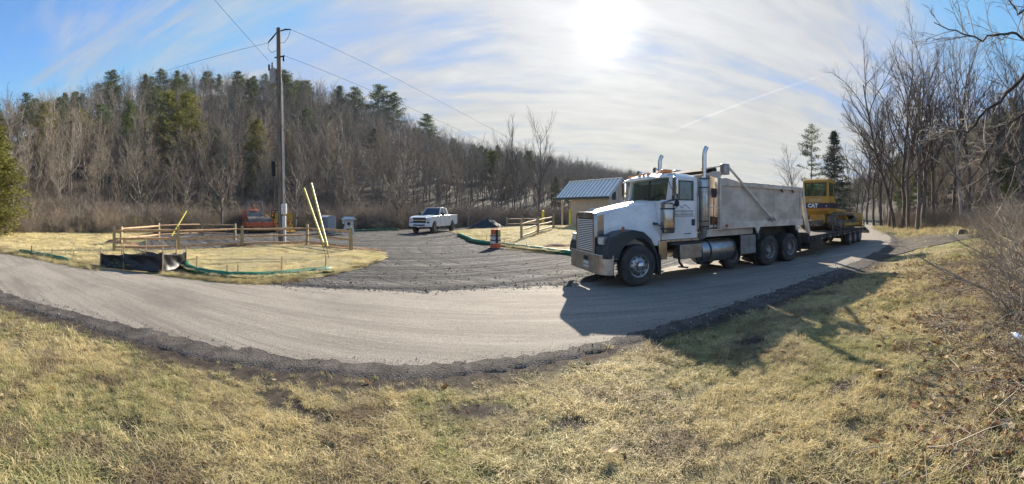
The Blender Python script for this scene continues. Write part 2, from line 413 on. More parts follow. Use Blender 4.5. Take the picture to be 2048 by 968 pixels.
M_verge, M_road, M_shoulder = wmat('verge soil and dry turf', g_verge), wmat('dusty worn asphalt', g_road), wmat('crumbled dark shoulder', g_shoulder)
M_turn, M_gravel, M_straw, M_dirt = wmat('dirt and thin gravel', g_turn), wmat('crushed stone', g_gravel), wmat('straw mulch', g_straw), wmat('red brown dirt', g_dirt)

wS = lambda x: np.interp(x, [-40, -9, -6, -3.5, -1, 1, 2.5, 4, 7, 14, 16, 24], [0.6, 0.66, 0.52, 0.46, 0.40, 0.28, 0.30, 0.38, 0.75, 0.85, 0.6, 0.35])
def mudf(x, y):
    """0..1: churned dark soil along the shoulder and in a few worn spots"""
    d = nE(x) - wS(x) - y; r = np.hypot(x, y)
    n = vnoise(x, y, 1.1, 31) * .6 + vnoise(x, y, 3.7, 32) * .4
    w = np.interp(x, [-10, -6, -3, 0, 2, 5, 9, 14], [.9, .8, .7, .5, .35, .5, .9, .6])
    m = np.clip(1.25 - d / w, 0, 1) * sstep(.30, .55, n + .28 * np.clip(1 - d / (w * .6), 0, 1))
    for px, py, sx_, sy_ in ((430, 722, .55, .22), (300, 690, .6, .2), (560, 800, .45, .25), (620, 835, .35, .18), (960, 822, .5, .2), (1140, 850, .3, .15), (1860, 690, .35, .3), (1690, 800, .35, .16), (1500, 690, .3, .3), (270, 860, .3, .14)):
        cx, cy = P(px, py); q = ((x - cx) / sx_) ** 2 + ((y - cy) / sy_) ** 2; m = np.maximum(m, np.clip(1.3 - q, 0, 1) * sstep(.25, .6, n + .1))
    az = np.arctan2(x, y); m = np.maximum(m, .85 * sstep(1.16, 1.34, az + .16 * (n - .5)) * sstep(11, 7, r) * sstep(.25, .55, n + .18))
    return np.where((d > -.5) & (r < 30), np.clip(m, 0, 1), 0)
# one ground sheet, a polar grid round the camera
def ground_sheet():
    rs = [0.0]; r = 0.45
    while r < 900: rs.append(r); r *= 1.03 if r < 14 else 1.045 if r < 60 else (1.03 if r < 500 else 1.2)
    na = 480; az = np.linspace(-pi, pi, na, endpoint=False)
    R, A = np.meshgrid(np.array(rs[1:]), az, indexing='ij')
    X, Y = R * np.sin(A), R * np.cos(A); Z = hgt(X, Y)
    v = np.stack([X.ravel(), Y.ravel(), Z.ravel()], 1).tolist(); v.append((0, 0, hz(0, 0)))
    n = len(rs) - 1; f = []
    for i in range(n - 1):
        for k in range(na):
            k2 = (k + 1) % na; f.append((i * na + k, (i + 1) * na + k, (i + 1) * na + k2, i * na + k2))
    c = len(v) - 1
    f += [(c, k, (k + 1) % na) for k in range(na)]
    me = bpy.data.meshes.new('ground'); me.from_pydata(v, [], f); me.shade_smooth()
    at = me.attributes.new('mud', 'FLOAT', 'POINT'); V = np.array(v); at.data.foreach_set('value', mudf(V[:, 0], V[:, 1]).astype(np.float32))
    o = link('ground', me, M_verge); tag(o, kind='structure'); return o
ground_sheet()

def ragged(poly, amp, step=0.25, seed=1):
    """subdivide an outline and roughen it"""
    out = []; n = len(poly)
    for i in range(n):
        a, b = Vector(poly[i]), Vector(poly[(i + 1) % n]); L = (b - a).length; k = max(1, int(L / step)); nn = Vector((-(b - a).y, (b - a).x)).normalized() if L else Vector((0, 0))
        for j in range(k):
            p = a.lerp(b, j / k)
            w = (mnoise.noise(Vector((p.x * 0.9, p.y * 0.9, seed))) + 0.6 * mnoise.noise(Vector((p.x * 3.1, p.y * 3.1, seed + 5))) + 0.35 * mnoise.noise(Vector((p.x * 9, p.y * 9, seed + 9)))) * amp
            out.append(p + nn * w)
    return out
def sheet(name, poly, m, lift, grid=0.5, amp=0.12, rough=0.0, dome=0.0, domew=1.5, seed=1, step=0.25, extra=None, kind='structure', skirt=0.0):
    out = ragged(poly, amp, step, seed) if amp else [Vector(p) for p in poly]
    xs = [p.x for p in out]; ys = [p.y for p in out]
    nb = len(out); pts = list(out)
    O = np.array([(p.x, p.y) for p in out])
    gx, gy = np.meshgrid(np.arange(min(xs), max(xs), grid), np.arange(min(ys), max(ys), grid)); g = np.stack([gx.ravel(), gy.ravel()], 1)
    x1, y1 = O[:, 0], O[:, 1]; x2, y2 = np.roll(x1, -1), np.roll(y1, -1)
    def dist(P_):
        res = np.empty(len(P_)); ins = np.empty(len(P_), bool)
        for i in range(0, len(P_), 2000):
            p = P_[i:i + 2000]; px, py = p[:, :1], p[:, 1:]
            t = np.clip(((px - x1) * (x2 - x1) + (py - y1) * (y2 - y1)) / np.maximum((x2 - x1) ** 2 + (y2 - y1) ** 2, 1e-9), 0, 1)
            res[i:i + 2000] = np.hypot(px - (x1 + t * (x2 - x1)), py - (y1 + t * (y2 - y1))).min(1)
            c = ((y1 > py) != (y2 > py)) & (px < (x2 - x1) * (py - y1) / np.where(y2 == y1, 1e-9, y2 - y1) + x1)
            ins[i:i + 2000] = c.sum(1) % 2 == 1
        return res, ins
    d, ins = dist(g); keep = ins & (d > grid * 0.4)
    pts += [Vector(p) for p in g[keep].tolist()]
    vo, _, fo, _, _, _ = geometry.delaunay_2d_cdt(pts, [], [list(range(nb))], 1, 1e-5)
    V = np.array([(p.x, p.y) for p in vo]); dd, _ = dist(V)
    Z = hgt(V[:, 0], V[:, 1], False) + lift
    e = sstep(0, domew, dd); Z = Z + dome * e
    if rough: Z = Z + e * rough * ((vnoise(V[:, 0], V[:, 1], 0.9, seed) - 0.5) * 2 + (vnoise(V[:, 0], V[:, 1], 2.6, seed + 1) - 0.5))
    if extra is not None: Z = Z + extra(V[:, 0], V[:, 1], dd)
    Z = Z - skirt * (dd < 1e-4)
    me = bpy.data.meshes.new(name); me.from_pydata(np.column_stack([V, Z]).tolist(), [], [tuple(f) for f in fo]); me.shade_smooth()
    o = link(name, me, m)
    return tag(o, kind=kind)

# gravel lot, shoulder, road
xs = np.concatenate([np.arange(-60, -12, 2.0), np.arange(-12, 12, 0.5), np.arange(12, 56, 1.5)])
road_poly = [(x, float(nE(x))) for x in xs] + [(x, float(fE(x))) for x in xs[::-1]]
lot = [(-5.2, 7.6), (-1.5, 8.6), (1.5, 9.4), (5.6, 11.4), (10, 13.6), (18, 17.4), (17, 24), (12, 38), (6, 46), (-2, 47), (-6, 41), (-8.5, 34), (-12, 31), (-20, 33), (-30, 33), (-31, 26), (-24, 17.5), (-17.5, 10.6), (-15.3, 9.3), (-9.6, 9.0)]
sheet('gravel_lot', lot, M_gravel, 0.030, grid=0.35, amp=0.12, seed=3,
      extra=lambda x, y, d: 0.03 * sstep(0, 1, d) * (vnoise(np.hypot(x + 9, y - 28) * 2.2, x * 0.15, 1.0, 4) - 0.5) * 2 * (np.hypot(x, y) < 32) + 0.025 * (vnoise(x, y, 3, 8) - 0.5))
sx = np.concatenate([np.arange(-40, -12, 2.0), np.arange(-12, 26, 0.5)])
sh_poly = [(x, float(nE(x) - wS(x))) for x in sx] + [(x, float(nE(x) + 0.35)) for x in sx[::-1]]
def ruts(x, y, d):
    o = nE(x) - y
    return -0.022 * (np.exp(-((o - 0.33) / 0.05) ** 2) + np.exp(-((o - 0.62) / 0.06) ** 2)) * sstep(-3.5, -2, x) + 0.008 * (vnoise(x, y, 7, 6) - 0.5)
sheet('road_shoulder', sh_poly, M_shoulder, 0.030, grid=0.12, amp=0.13, seed=11, extra=ruts, step=0.12, skirt=0.05)
sheet('road', road_poly, M_road, 0.050, grid=0.8, amp=0.055, seed=5, step=0.18, skirt=0.022)
# dark turn-out at the right of the road
sheet('turnout', [(14.8, 9.5), (19.5, 11.6), (23.0, 13.8), (23.6, 12.2), (22.5, 9.8), (23.5, 6.5), (21.5, 5.6), (19, 6.6), (15.5, 8.2), (12.5, 8.75)], M_turn, 0.030, grid=0.5, amp=0.55, seed=21)
# straw covered ground
isl = [(-12.3, 8.9), (-9.9, 8.0), (-8.8, 7.55), (-7.6, 7.45), (-6.3, 8.0), (-5.35, 9.6), (-5.0, 11.2), (-4.9, 13.4), (-5.3, 15.2), (-6.6, 16.2), (-8.6, 17.4), (-10.6, 17.6), (-12.0, 15.4), (-12.6, 13.6), (-13.4, 11.4), (-14.4, 9.4)]
sheet('straw_island', isl, M_straw, 0.035, grid=0.28, amp=0.26, dome=0.13, domew=1.0, rough=0.05, seed=31)
fld = [(-60, -14.5), (-40, -6.3), (-24, 1.2), (-17, 4.1), (-12.6, 5.6), (-10.4, 6.5), (-12.8, 8.6), (-15.3, 9.6), (-17.9, 10.6), (-21, 12.4), (-25.5, 17.6), (-31, 22), (-36, 18), (-36, 8), (-40, 0), (-62, -2)]
sheet('straw_field', fld, M_straw, 0.036, grid=0.6, amp=0.26, dome=0.10, domew=1.5, rough=0.06, seed=37)
fr = [P(903, 466), P(925, 474), P(945, 485), P(985, 490), P(1015, 499), P(1060, 505), P(1145, 512), (3.2, 15.6), (6.5, 17.0), (9, 21), (9.5, 27), (7.6, 30.5), (4.4, 31), (3.0, 33), (-3.5, 35)]
sheet('straw_bank', fr, M_straw, 0.036, grid=0.35, amp=0.26, dome=0.14, domew=1.2, rough=0.06, seed=41)
# loose red dirt thrown up round the posts
for i, (x, y, rx, ry) in enumerate([(612, 494, 1.5, .7), (700, 503, 1.9, .8), (480, 497, 1.2, .6), (240, 492, 1.6, .9), (1118, 500, 1.3, .6)]):
    cx, cy = P(x, y); k = 12
    sheet('dirt_spoil', [(cx + rx * cos(a * 2 * pi / k), cy + ry * sin(a * 2 * pi / k)) for a in range(k)], M_dirt, 0.10, grid=0.16, amp=0.22, dome=0.16, domew=0.6, rough=0.09, seed=50 + i, skirt=0.12)

def g_frost(q, p, b):
    n = q.noise(p, 2.2, 8, 0.75, 0.5); v = q.new('ShaderNodeTexVoronoi', {'Vector': p, 'Scale': 3.5}).outputs['Distance']
    q.l.new(q.mix(q.ramp(n, 0.47, 0.58), (0.07, 0.055, 0.045), (0.50, 0.52, 0.55)), b.inputs['Base Color']); setbump(q, b, q.math('ADD', n, v), 0.25)
sheet('frosty_bank', [PD(x_, d_) for x_, d_ in ((72, 34.6), (95, 34.2), (120, 34.4), (150, 34.2), (168, 35.5), (158, 37), (120, 38), (80, 38.5))], wmat('frost on stony bank', g_frost), 0.05, grid=0.4, amp=0.3, seed=71, rough=0.15, domew=.5)
# ================================================================== trees
def bark(name, c1, c2, sc=3.0):
    m = bpy.data.materials.new(name); m.use_nodes = True; t = m.node_tree; t.nodes.clear(); q = NT(t)
    out = q.new('ShaderNodeOutputMaterial'); b = q.new('ShaderNodeBsdfPrincipled', {'Roughness': 0.85, 'Specular IOR Level': 0.2})
    t.links.new(b.outputs[0], out.inputs[0])
    o = q.new('ShaderNodeTexCoord').outputs['Object']; rnd = q.new('ShaderNodeObjectInfo').outputs['Random']
    n = q.noise(q.scalev(o, (1, 1, 0.35)), sc, 5, 0.65)
    c = q.mix(q.ramp(n, 0.3, 0.7), c1, c2)
    k = q.math('ADD', 0.68, q.math('MULTIPLY', rnd, 0.64))
    c = q.new('ShaderNodeVectorMath', {0: c, 3: k}, operation='SCALE').outputs[0]
    c = q.mix(q.math('MULTIPLY', q.ramp(q.math('FRACT', q.math('MULTIPLY', rnd, 7.0)), 0.5, 1.0), 0.35), c, (0.20, 0.135, 0.105))
    t.links.new(c, b.inputs['Base Color']); return m
M_bark = bark('grey bark', (0.13, 0.112, 0.092), (0.34, 0.30, 0.25))
M_twig = bark('grey brown twigs', (0.175, 0.145, 0.105), (0.36, 0.31, 0.23), 0.6)
M_backlit_bark = bark('grey bark darkened for backlight', (0.06, 0.052, 0.045), (0.19, 0.165, 0.14))  # backlit look of the tall trees put into a darker bark colour
M_backlit_twig = bark('grey twigs darkened for backlight', (0.09, 0.076, 0.063), (0.20, 0.17, 0.14), 0.6)  # twig colour darkened likewise, so the crowns look backlit
M_pale = bark('pale sycamore bark', (0.22, 0.20, 0.17), (0.55, 0.52, 0.46), 1.5)
M_brush = bark('red brown brush stems', (0.16, 0.125, 0.095), (0.34, 0.27, 0.20), 1.2)
M_tan = bark('straw coloured weed stems', (0.24, 0.18, 0.10), (0.48, 0.40, 0.25), 1.5)
def leafmat(name, c1, c2, tr=0.35):
    m = bpy.data.materials.new(name); m.use_nodes = True; t = m.node_tree; t.nodes.clear(); q = NT(t)
    out = q.new('ShaderNodeOutputMaterial'); rnd = q.new('ShaderNodeObjectInfo').outputs['Random']
    n = q.noise(q.new('ShaderNodeNewGeometry').outputs['Position'], 1.1, 5, 0.7)
    c = q.mix(q.ramp(n, 0.3, 0.7), c1, c2)
    c = q.new('ShaderNodeVectorMath', {0: c, 3: q.math('ADD', 0.75, q.math('MULTIPLY', rnd, 0.5))}, operation='SCALE').outputs[0]
    d = q.new('ShaderNodeBsdfDiffuse', {'Color': c}); r = q.new('ShaderNodeBsdfTranslucent', {'Color': c})
    mx = q.new('ShaderNodeMixShader', {0: tr, 1: d.outputs[0], 2: r.outputs[0]})
    t.links.new(mx.outputs[0], out.inputs[0]); return m
M_pine = leafmat('pine needles', (0.045, 0.068, 0.022), (0.14, 0.17, 0.06))
M_pine_y = leafmat('yellow green pine needles', (0.12, 0.135, 0.030), (0.30, 0.29, 0.085))  # needle colour of the yellow green pines
M_dark_fir = leafmat('dark fir needles', (0.012, 0.022, 0.012), (0.05, 0.07, 0.03))

class Tubes:
    """fast tapered chains for branches"""
    def __init__(s): s.v = []; s.f = []; s.n = 0
    def chain(s, pts, rs, k):
        n = len(pts); pts = np.array(pts); d = np.gradient(pts, axis=0); d /= np.linalg.norm(d, axis=1)[:, None] + 1e-9
        ref = np.array([0.31, 0.17, 0.93]) if abs(d[0][2]) < 0.85 else np.array([0.93, 0.3, 0.1])
        a = np.cross(d, ref); a /= np.linalg.norm(a, axis=1)[:, None] + 1e-9; b = np.cross(d, a)
        t = np.arange(k) * 2 * pi / k
        ring = pts[:, None] + (a[:, None] * np.cos(t)[None, :, None] + b[:, None] * np.sin(t)[None, :, None]) * np.array(rs)[:, None, None]
        s.v.append(ring.reshape(-1, 3)); o = s.n; s.n += n * k
        i = np.arange(n - 1)[:, None] * k + np.arange(k)[None]; j = np.arange(n - 1)[:, None] * k + (np.arange(k)[None] + 1) % k
        s.f.append((np.stack([i, j, j + k, i + k], -1).reshape(-1, 4)) + o)
    def mesh(s, name, m):
        me = bpy.data.meshes.new(name)
        if not s.v: me.materials.append(m); return me
        v = np.concatenate(s.v); f = np.concatenate(s.f)
        me.vertices.add(len(v)); me.vertices.foreach_set('co', v.ravel().astype(np.float32))
        me.loops.add(f.size); me.loops.foreach_set('vertex_index', f.ravel().astype(np.int32))
        me.polygons.add(len(f)); me.polygons.foreach_set('loop_start', (np.arange(len(f)) * 4).astype(np.int32))
        me.polygons.foreach_set('use_smooth', np.ones(len(f), bool))
        me.update(); me.validate(); me.materials.append(m); return me
def unit(v): return v / (np.linalg.norm(v) + 1e-9)
def grow(rg, T, lv, pos, dr, L, r, spec, split):
    """spec per level: (segments, children, child angle, length ratio, wander, up pull, sides, first child at)"""
    seg, nch, ang, lr, wan, up, k, t0 = spec[lv][:8]
    pts = [pos]; d = dr.copy()
    for i in range(seg):
        d = unit(d + rg.normal(0, wan, 3) + np.array([0, 0, up]))
        pts.append(pts[-1] + d * L / seg)
    tip = 0.25 if lv == 0 else 0.35
    rs = [r * (1 - (1 - tip) * i / seg) for i in range(seg + 1)]
    (T[0] if lv < split else T[1]).chain(pts, rs, k)
    if lv + 1 < len(spec):
        for c in range(nch):
            t = t0 + (1 - t0) * ((c + rg.uniform(0, 0.9)) / nch); x = min(t * seg, seg - 1e-3); i = int(x); fr_ = x - i
            p = pts[i] * (1 - fr_) + pts[i + 1] * fr_
            dd = unit(pts[i + 1] - pts[i])
            a = rg.uniform(0, 2 * pi) if lv else c * 2.4 + rg.uniform(-.5, .5)
            o = unit(np.cross(dd, [cos(a), sin(a), 0.31])); o = unit(o * cos(a) + np.cross(dd, o) * sin(a)) if lv else unit(np.array([cos(a), sin(a), 0]))
            an = ang * rg.uniform(0.75, 1.2)
            nd = unit(dd * cos(an) + o * sin(an))
            l2 = L * lr * rg.uniform(0.65, 1.15) * ((1.15 - 0.55 * t) if lv == 0 else (1.1 - 0.4 * t))
            r2 = max(min(rs[i] * 0.62, r * (0.5 if lv == 0 else 0.55)), spec[lv + 1][8] if len(spec[lv + 1]) > 8 else 0.004)
            grow(rg, T, lv + 1, p, nd, l2, r2, spec, split)
def bare_tree(seed, H, r0, spec, split=2, m1=None, m2=None, name='bare_tree', lean=0.04):  # trunk and crown meshes
    rg = np.random.default_rng(seed); T = (Tubes(), Tubes())
    grow(rg, T, 0, np.array([0, 0, -0.3]), unit(np.array([rg.normal(0, lean), rg.normal(0, lean), 1.0])), H, r0, spec, split)
    return T[0].mesh(name + '_trunk', m1 or M_bark), T[1].mesh(name + '_crown', m2 or M_twig)
#             seg ch  ang   lr   wan   up   k  t0   rmin
FAR = [(6, 15, 0.62, 0.36, 0.05, 0.03, 4, 0.30), (3, 6, 0.6, 0.42, 0.14, 0.10, 3, 0.2, 0.02), (2, 4, 0.6, 0.5, 0.2, 0.06, 3, 0.2, 0.016), (1, 0, 0, 0, 0.15, 0.05, 3, 0, 0.012)]
MID = [(8, 19, 0.60, 0.38, 0.05, 0.03, 6, 0.28), (4, 8, 0.6, 0.42, 0.12, 0.09, 4, 0.15, 0.02), (3, 5, 0.6, 0.5, 0.16, 0.06, 3, 0.15, 0.010), (2, 2, 0.5, 0.5, 0.15, 0.05, 3, 0.2, 0.007), (1, 0, 0, 0, 0.1, 0, 3, 0, 0.005)]
TALL = [(10, 12, 0.52, 0.55, 0.06, 0.03, 7, 0.24), (6, 9, 0.58, 0.40, 0.11, 0.075, 5, 0.2, 0.03), (3, 5, 0.5, 0.5, 0.12, 0.08, 3, 0.15, 0.012), (2, 3, 0.5, 0.5, 0.15, 0.06, 3, 0.2, 0.007), (1, 0, 0, 0, 0.1, 0, 3, 0, 0.005)]
BROAD = [(6, 12, 0.75, 0.72, 0.07, 0.02, 6, 0.16), (5, 9, 0.65, 0.42, 0.15, 0.06, 4, 0.2, 0.02), (3, 6, 0.65, 0.5, 0.2, 0.05, 3, 0.15, 0.010), (2, 3, 0.6, 0.55, 0.2, 0.03, 3, 0.2, 0.007), (1, 0, 0, 0, 0.1, 0, 3, 0, 0.005)]
far_v = [bare_tree(100 + i, 12.0 + (i % 4) * 0.8, 0.13 + 0.02 * (i % 3), FAR) for i in range(10)]
mid_v = [bare_tree(200 + i, 12.0 + (i % 3) * 1.2, 0.15 + 0.02 * (i % 2), MID) for i in range(6)]
pale_v = [bare_tree(250 + i, 13.0, 0.14, MID, m1=M_pale, name='pale_tree') for i in range(2)]
tall_v = [bare_tree(300 + i, 17.0, 0.23, TALL, m1=M_backlit_bark, m2=M_backlit_twig) for i in range(5)]
broad_v = [bare_tree(400 + i, 5.5, 0.16, BROAD, name='spreading_tree') for i in range(3)]

def needles(rg, pts, size, n, m, name, flat=0.5, long=2.2):
    """clumps of thin needle faces round each point"""
    pts = np.array(pts); N = len(pts) * n
    c = np.repeat(pts, n, 0) + rg.normal(0, 1, (N, 3)) * size * np.array([0.55, 0.55, 0.55 * flat])
    a = rg.normal(0, 1, (N, 3)) * np.array([1, 1, flat]); a /= np.linalg.norm(a, axis=1)[:, None]; b = rg.normal(0, 1, (N, 3)); b = np.cross(a, b); b /= np.linalg.norm(b, axis=1)[:, None]
    s = size * rg.uniform(0.35, 0.8, (N, 1))
    v = np.stack([c - b * s * 0.22, c + a * s * long * 0.5 - b * s * 0.05, c + b * s * 0.25], 1).reshape(-1, 3)
    me = bpy.data.meshes.new(name); me.vertices.add(len(v)); me.vertices.foreach_set('co', v.ravel().astype(np.float32))
    me.loops.add(3 * N); me.loops.foreach_set('vertex_index', np.arange(3 * N, dtype=np.int32)); me.polygons.add(N)
    me.polygons.foreach_set('loop_start', np.arange(0, 3 * N, 3, dtype=np.int32)); me.update(); me.materials.append(m); return me
def pine(seed, H, crown0, wid, m, gap=0.62, dens=13, size=0.42, droop=-0.02, shape='cone', per=6):
    rg = np.random.default_rng(seed); T = Tubes(); pts = []
    tr = [np.array([0, 0, -0.3])]; d = unit(np.array([rg.normal(0, .02), rg.normal(0, .02), 1]))
    for i in range(6): tr.append(tr[-1] + d * H / 6)
    T.chain(tr, [0.17 * (1 - i / 6.5) + 0.01 for i in range(7)], 6)
    z = H * crown0
    while z < H * 0.985:
        f = (z - H * crown0) / (H * (1 - crown0))
        w = wid * ((1 - f) ** 0.8 if shape == 'cone' else (1 - f) ** 0.45 * (0.55 + 0.45 * min(1, f * 4))) + 0.12
        for k in range(per):
            if rg.uniform() < (0.22 if shape != 'cone' else 0.08): continue
            a = rg.uniform(0, 2 * pi); l = w * rg.uniform(0.55, 1.15); p = np.array([d[0] * z, d[1] * z, z + rg.uniform(-.15, .15)]); br = [p]; dr = np.array([cos(a), sin(a), 0.12 + 0.5 * f + rg.normal(0, .1)])
            for i in range(3): dr = unit(dr + np.array([0, 0, droop + rg.normal(0, .05)])); br.append(br[-1] + dr * l / 3)
            T.chain(br, [0.035, 0.026, 0.018, 0.008], 3)
            m_ = max(2, int(l / 0.45))
            for i in range(m_):
                t = 0.30 + 0.72 * (i + rg.uniform(0, .6)) / m_; x = min(t * 3, 2.999); j = int(x); q_ = br[j] * (1 - x + j) + br[j + 1] * (x - j)
                side = np.array([-sin(a), cos(a), 0]) * rg.normal(0, 0.22) * l * (0.5 + 0.3 * t)
                pts.append(q_ + side + np.array([0, 0, rg.uniform(0, .12)]))
        z += gap * rg.uniform(0.75, 1.25) * (1 - 0.35 * f)
    pts.append(tr[-1])
    return T.mesh('pine_trunk', M_bark), needles(rg, pts, size, dens, m, 'pine_crown', 0.55)
pine_v = [pine(500 + i, 13.5, [0.25, 0.38, 0.15][i % 3], 3.5, M_pine, dens=15, size=0.5, shape=['open', 'open', 'cone'][i % 3]) for i in range(4)]
pine_y = [pine(520 + i, 13.0, [0.10, 0.2][i % 2], 3.1, M_pine_y, shape='open', gap=0.42, dens=12) for i in range(2)]
cedar_v = pine(540, 9.5, 0.02, 3.4, leafmat('brown green cedar sprays', (0.055, 0.062, 0.016), (0.21, 0.20, 0.055)), gap=0.22, dens=14, size=0.40, shape='open', per=9)
fir_v = pine(550, 14.0, 0.04, 3.6, M_dark_fir, gap=0.36, dens=13, size=0.36, droop=-0.10, per=8)
scots_v = pine(551, 15.0, 0.34, 3.0, M_pine, gap=0.85, dens=15, size=0.42, shape='open', per=5)

def place_tree(kind, var, x, y, s, rz, label, group=None, cat='tree', h=None, names=('trunk', 'crown'), tilt=(0, 0)):
    o = empty(kind, (x, y, (hz(x, y) if h is None else h) - 0.05), 0, label, cat, group); o.rotation_euler = (tilt[0], tilt[1], rz)
    o.scale = (s * 1.0, s * 1.0, s) if not isinstance(s, tuple) else s
    a = link(names[0], var[0], None, o)
    if len(var[1].vertices): link(names[1], var[1], None, o)
    return o

# geometry-nodes scatter: one object made of instances, the sources live in a collection that is not linked to the scene
def scatter(name, meshes, pts, rot, scl, idx, label=None, cat=None):
    src = bpy.data.collections.new(name + '_sources')
    for i, m in enumerate(meshes): src.objects.link(bpy.data.objects.new('%s_source_%02d' % (name, i), m))
    me = bpy.data.meshes.new(name); me.from_pydata([tuple(p) for p in pts], [], [])
    a = me.attributes.new('srot', 'FLOAT_VECTOR', 'POINT'); a.data.foreach_set('vector', np.asarray(rot, np.float32).ravel())
    a = me.attributes.new('sscl', 'FLOAT_VECTOR', 'POINT'); a.data.foreach_set('vector', np.asarray(scl, np.float32).ravel())
    a = me.attributes.new('sidx', 'INT', 'POINT'); a.data.foreach_set('value', np.asarray(idx, np.int32))
    o = bpy.data.objects.new(name, me); COL.objects.link(o)
    g = bpy.data.node_groups.new(name, 'GeometryNodeTree')
    g.interface.new_socket('Geometry', in_out='INPUT', socket_type='NodeSocketGeometry'); g.interface.new_socket('Geometry', in_out='OUTPUT', socket_type='NodeSocketGeometry')
    q = NT(g); gi = q.new('NodeGroupInput'); go = q.new('NodeGroupOutput')
    ci = q.new('GeometryNodeCollectionInfo'); ci.inputs[0].default_value = src; ci.inputs[1].default_value = True; ci.inputs[2].default_value = True
    def at(nm, ty): n = q.new('GeometryNodeInputNamedAttribute', data_type=ty); n.inputs[0].default_value = nm; return n.outputs[0]
    er = q.new('FunctionNodeEulerToRotation'); g.links.new(at('srot', 'FLOAT_VECTOR'), er.inputs[0])
    ip = q.new('GeometryNodeInstanceOnPoints')
    g.links.new(gi.outputs[0], ip.inputs['Points']); g.links.new(ci.outputs[0], ip.inputs['Instance']); ip.inputs['Pick Instance'].default_value = True
    g.links.new(at('sidx', 'INT'), ip.inputs['Instance Index']); g.links.new(er.outputs[0], ip.inputs['Rotation']); g.links.new(at('sscl', 'FLOAT_VECTOR'), ip.inputs['Scale'])
    g.links.new(ip.outputs[0], go.inputs[0])
    md = o.modifiers.new('scatter', 'NODES'); md.node_group = g
    tag(o, label, cat, None, 'stuff'); return o
def joined(pair, name):
    """trunk and crown in one mesh for scattering"""
    a, b = pair
    va = np.empty(len(a.vertices) * 3, np.float32); a.vertices.foreach_get('co', va); vb = np.empty(len(b.vertices) * 3, np.float32); b.vertices.foreach_get('co', vb)
    fa = [tuple(p.vertices) for p in a.polygons]; fb = [tuple(i + len(a.vertices) for i in p.vertices) for p in b.polygons]
    me = bpy.data.meshes.new(name); me.from_pydata(np.concatenate([va, vb]).reshape(-1, 3).tolist(), [], fa + fb)
    me.materials.append(a.materials[0]); me.materials.append(b.materials[0])
    mi = np.zeros(len(fa) + len(fb), np.int32); mi[len(fa):] = 1; me.polygons.foreach_set('material_index', mi); me.update(); return me

RG = np.random.default_rng(7)
# --- wooded hillsides
def hill_rows():
    out = []; r = 34.0
    while r < 470:
        step = 2.8 + r * 0.010
        dpx = (2.45 + r * 0.0115) / r * F_PX
        px = -330 + RG.uniform(0, dpx)
        while px < 2330:
            d0, d1 = np.interp(px, HT[:, 0], HT[:, 1]), np.interp(px, HT[:, 0], HT[:, 2])
            if d0 - 1 < r < d1 + 12:
                rr = r + RG.uniform(-step, step) * 0.5; qx = px + RG.uniform(-.45, .45) * dpx
                if not (1560 < px < 1745 and rr < 130): out.append((qx, rr, d0, d1))
            px += dpx * (0.72 if px > 1760 else 1)
        r += step
    return out
def zone(px, pale):
    for lim, w in ((260, 'above the creek at the low end of the hill'), (540, 'below the hill crest before the utility pole'), (800, 'on the slope between utility pole and pickup'), (1150, 'on the slope above the stone pile'),
                   (1450, 'on the low far hill behind the truck cab'), (1850, 'in the wood beyond the far road bend'), (9999, 'in the wood behind the sycamore and brush')):
        if px < lim: break
    if pale is None: return 'dark green pine standing ' + w, 'pines ' + w
    return ('pale trunked leafless tree ' if pale else 'leafless grey brown tree ') + w, ('pale trunked trees ' if pale else 'leafless trees ') + w
cand = hill_rows()
pts, rot, scl, idx = [], [], [], []
srcs = [joined(v, 'wood_%d' % i) for i, v in enumerate(far_v)] + [joined(v, 'wood_pine_%d' % i) for i, v in enumerate(pine_v)]
cand.sort(key=lambda c: c[1] + (60 if not (-10 < c[0] < 2060) else 0))
near_n = 0
for (px, r, d0, d1) in cand:
    x, y = PD(px, r); inview = -10 < px < 2060
    # evergreens are commoner high up on the left and scattered elsewhere
    f = (r - d0) / (d1 - d0)
    pe = 0.035 + (0.05 if (f > 0.5 and px < 760) else 0)
    if 90 < px < 420 and f > .25: pe += 0.05
    if px > 1750: pe = 0.12
    ev = RG.uniform() < pe
    s = RG.uniform(0.70, 1.08) * (0.9 if r > 150 else 1) * 0.86 * (0.58 + 0.42 * min(1, max(0, (r - 34) / 34))); rz = RG.uniform(0, 6.28)
    if px > 1750: s *= RG.uniform(0.8, 1.05)
    if inview and near_n < 235 and r < 90:
        near_n += 1
        if ev: place_tree('pine_tree', pine_v[near_n % 4], x, y, s, rz, *zone(px, None))
        elif px < 1300:
            v = pale_v[near_n % 2] if RG.uniform() < 0.07 and r > 50 else mid_v[near_n % 6]
            place_tree('bare_tree', v, x, y, s, rz, *zone(px, v in pale_v))
        else:
            v = pale_v[near_n % 2] if RG.uniform() < 0.1 else mid_v[near_n % 6]
            place_tree('bare_tree', v, x, y, s, rz, *zone(px, v in pale_v))
    else:
        k = 10 + RG.integers(4) if ev else RG.integers(10)
        pts.append((x, y, hz(x, y) - 0.2)); rot.append((RG.normal(0, .03), RG.normal(0, .03), rz)); w = s * (1.0 if r < 150 else 1.25); scl.append((w, w, s)); idx.append(k)
scatter('distant_woods', srcs, pts, rot, scl, idx, 'grey brown leafless wood with scattered pines covering the upper hillsides', 'wood')
print('TREES near', near_n, 'far', len(pts))
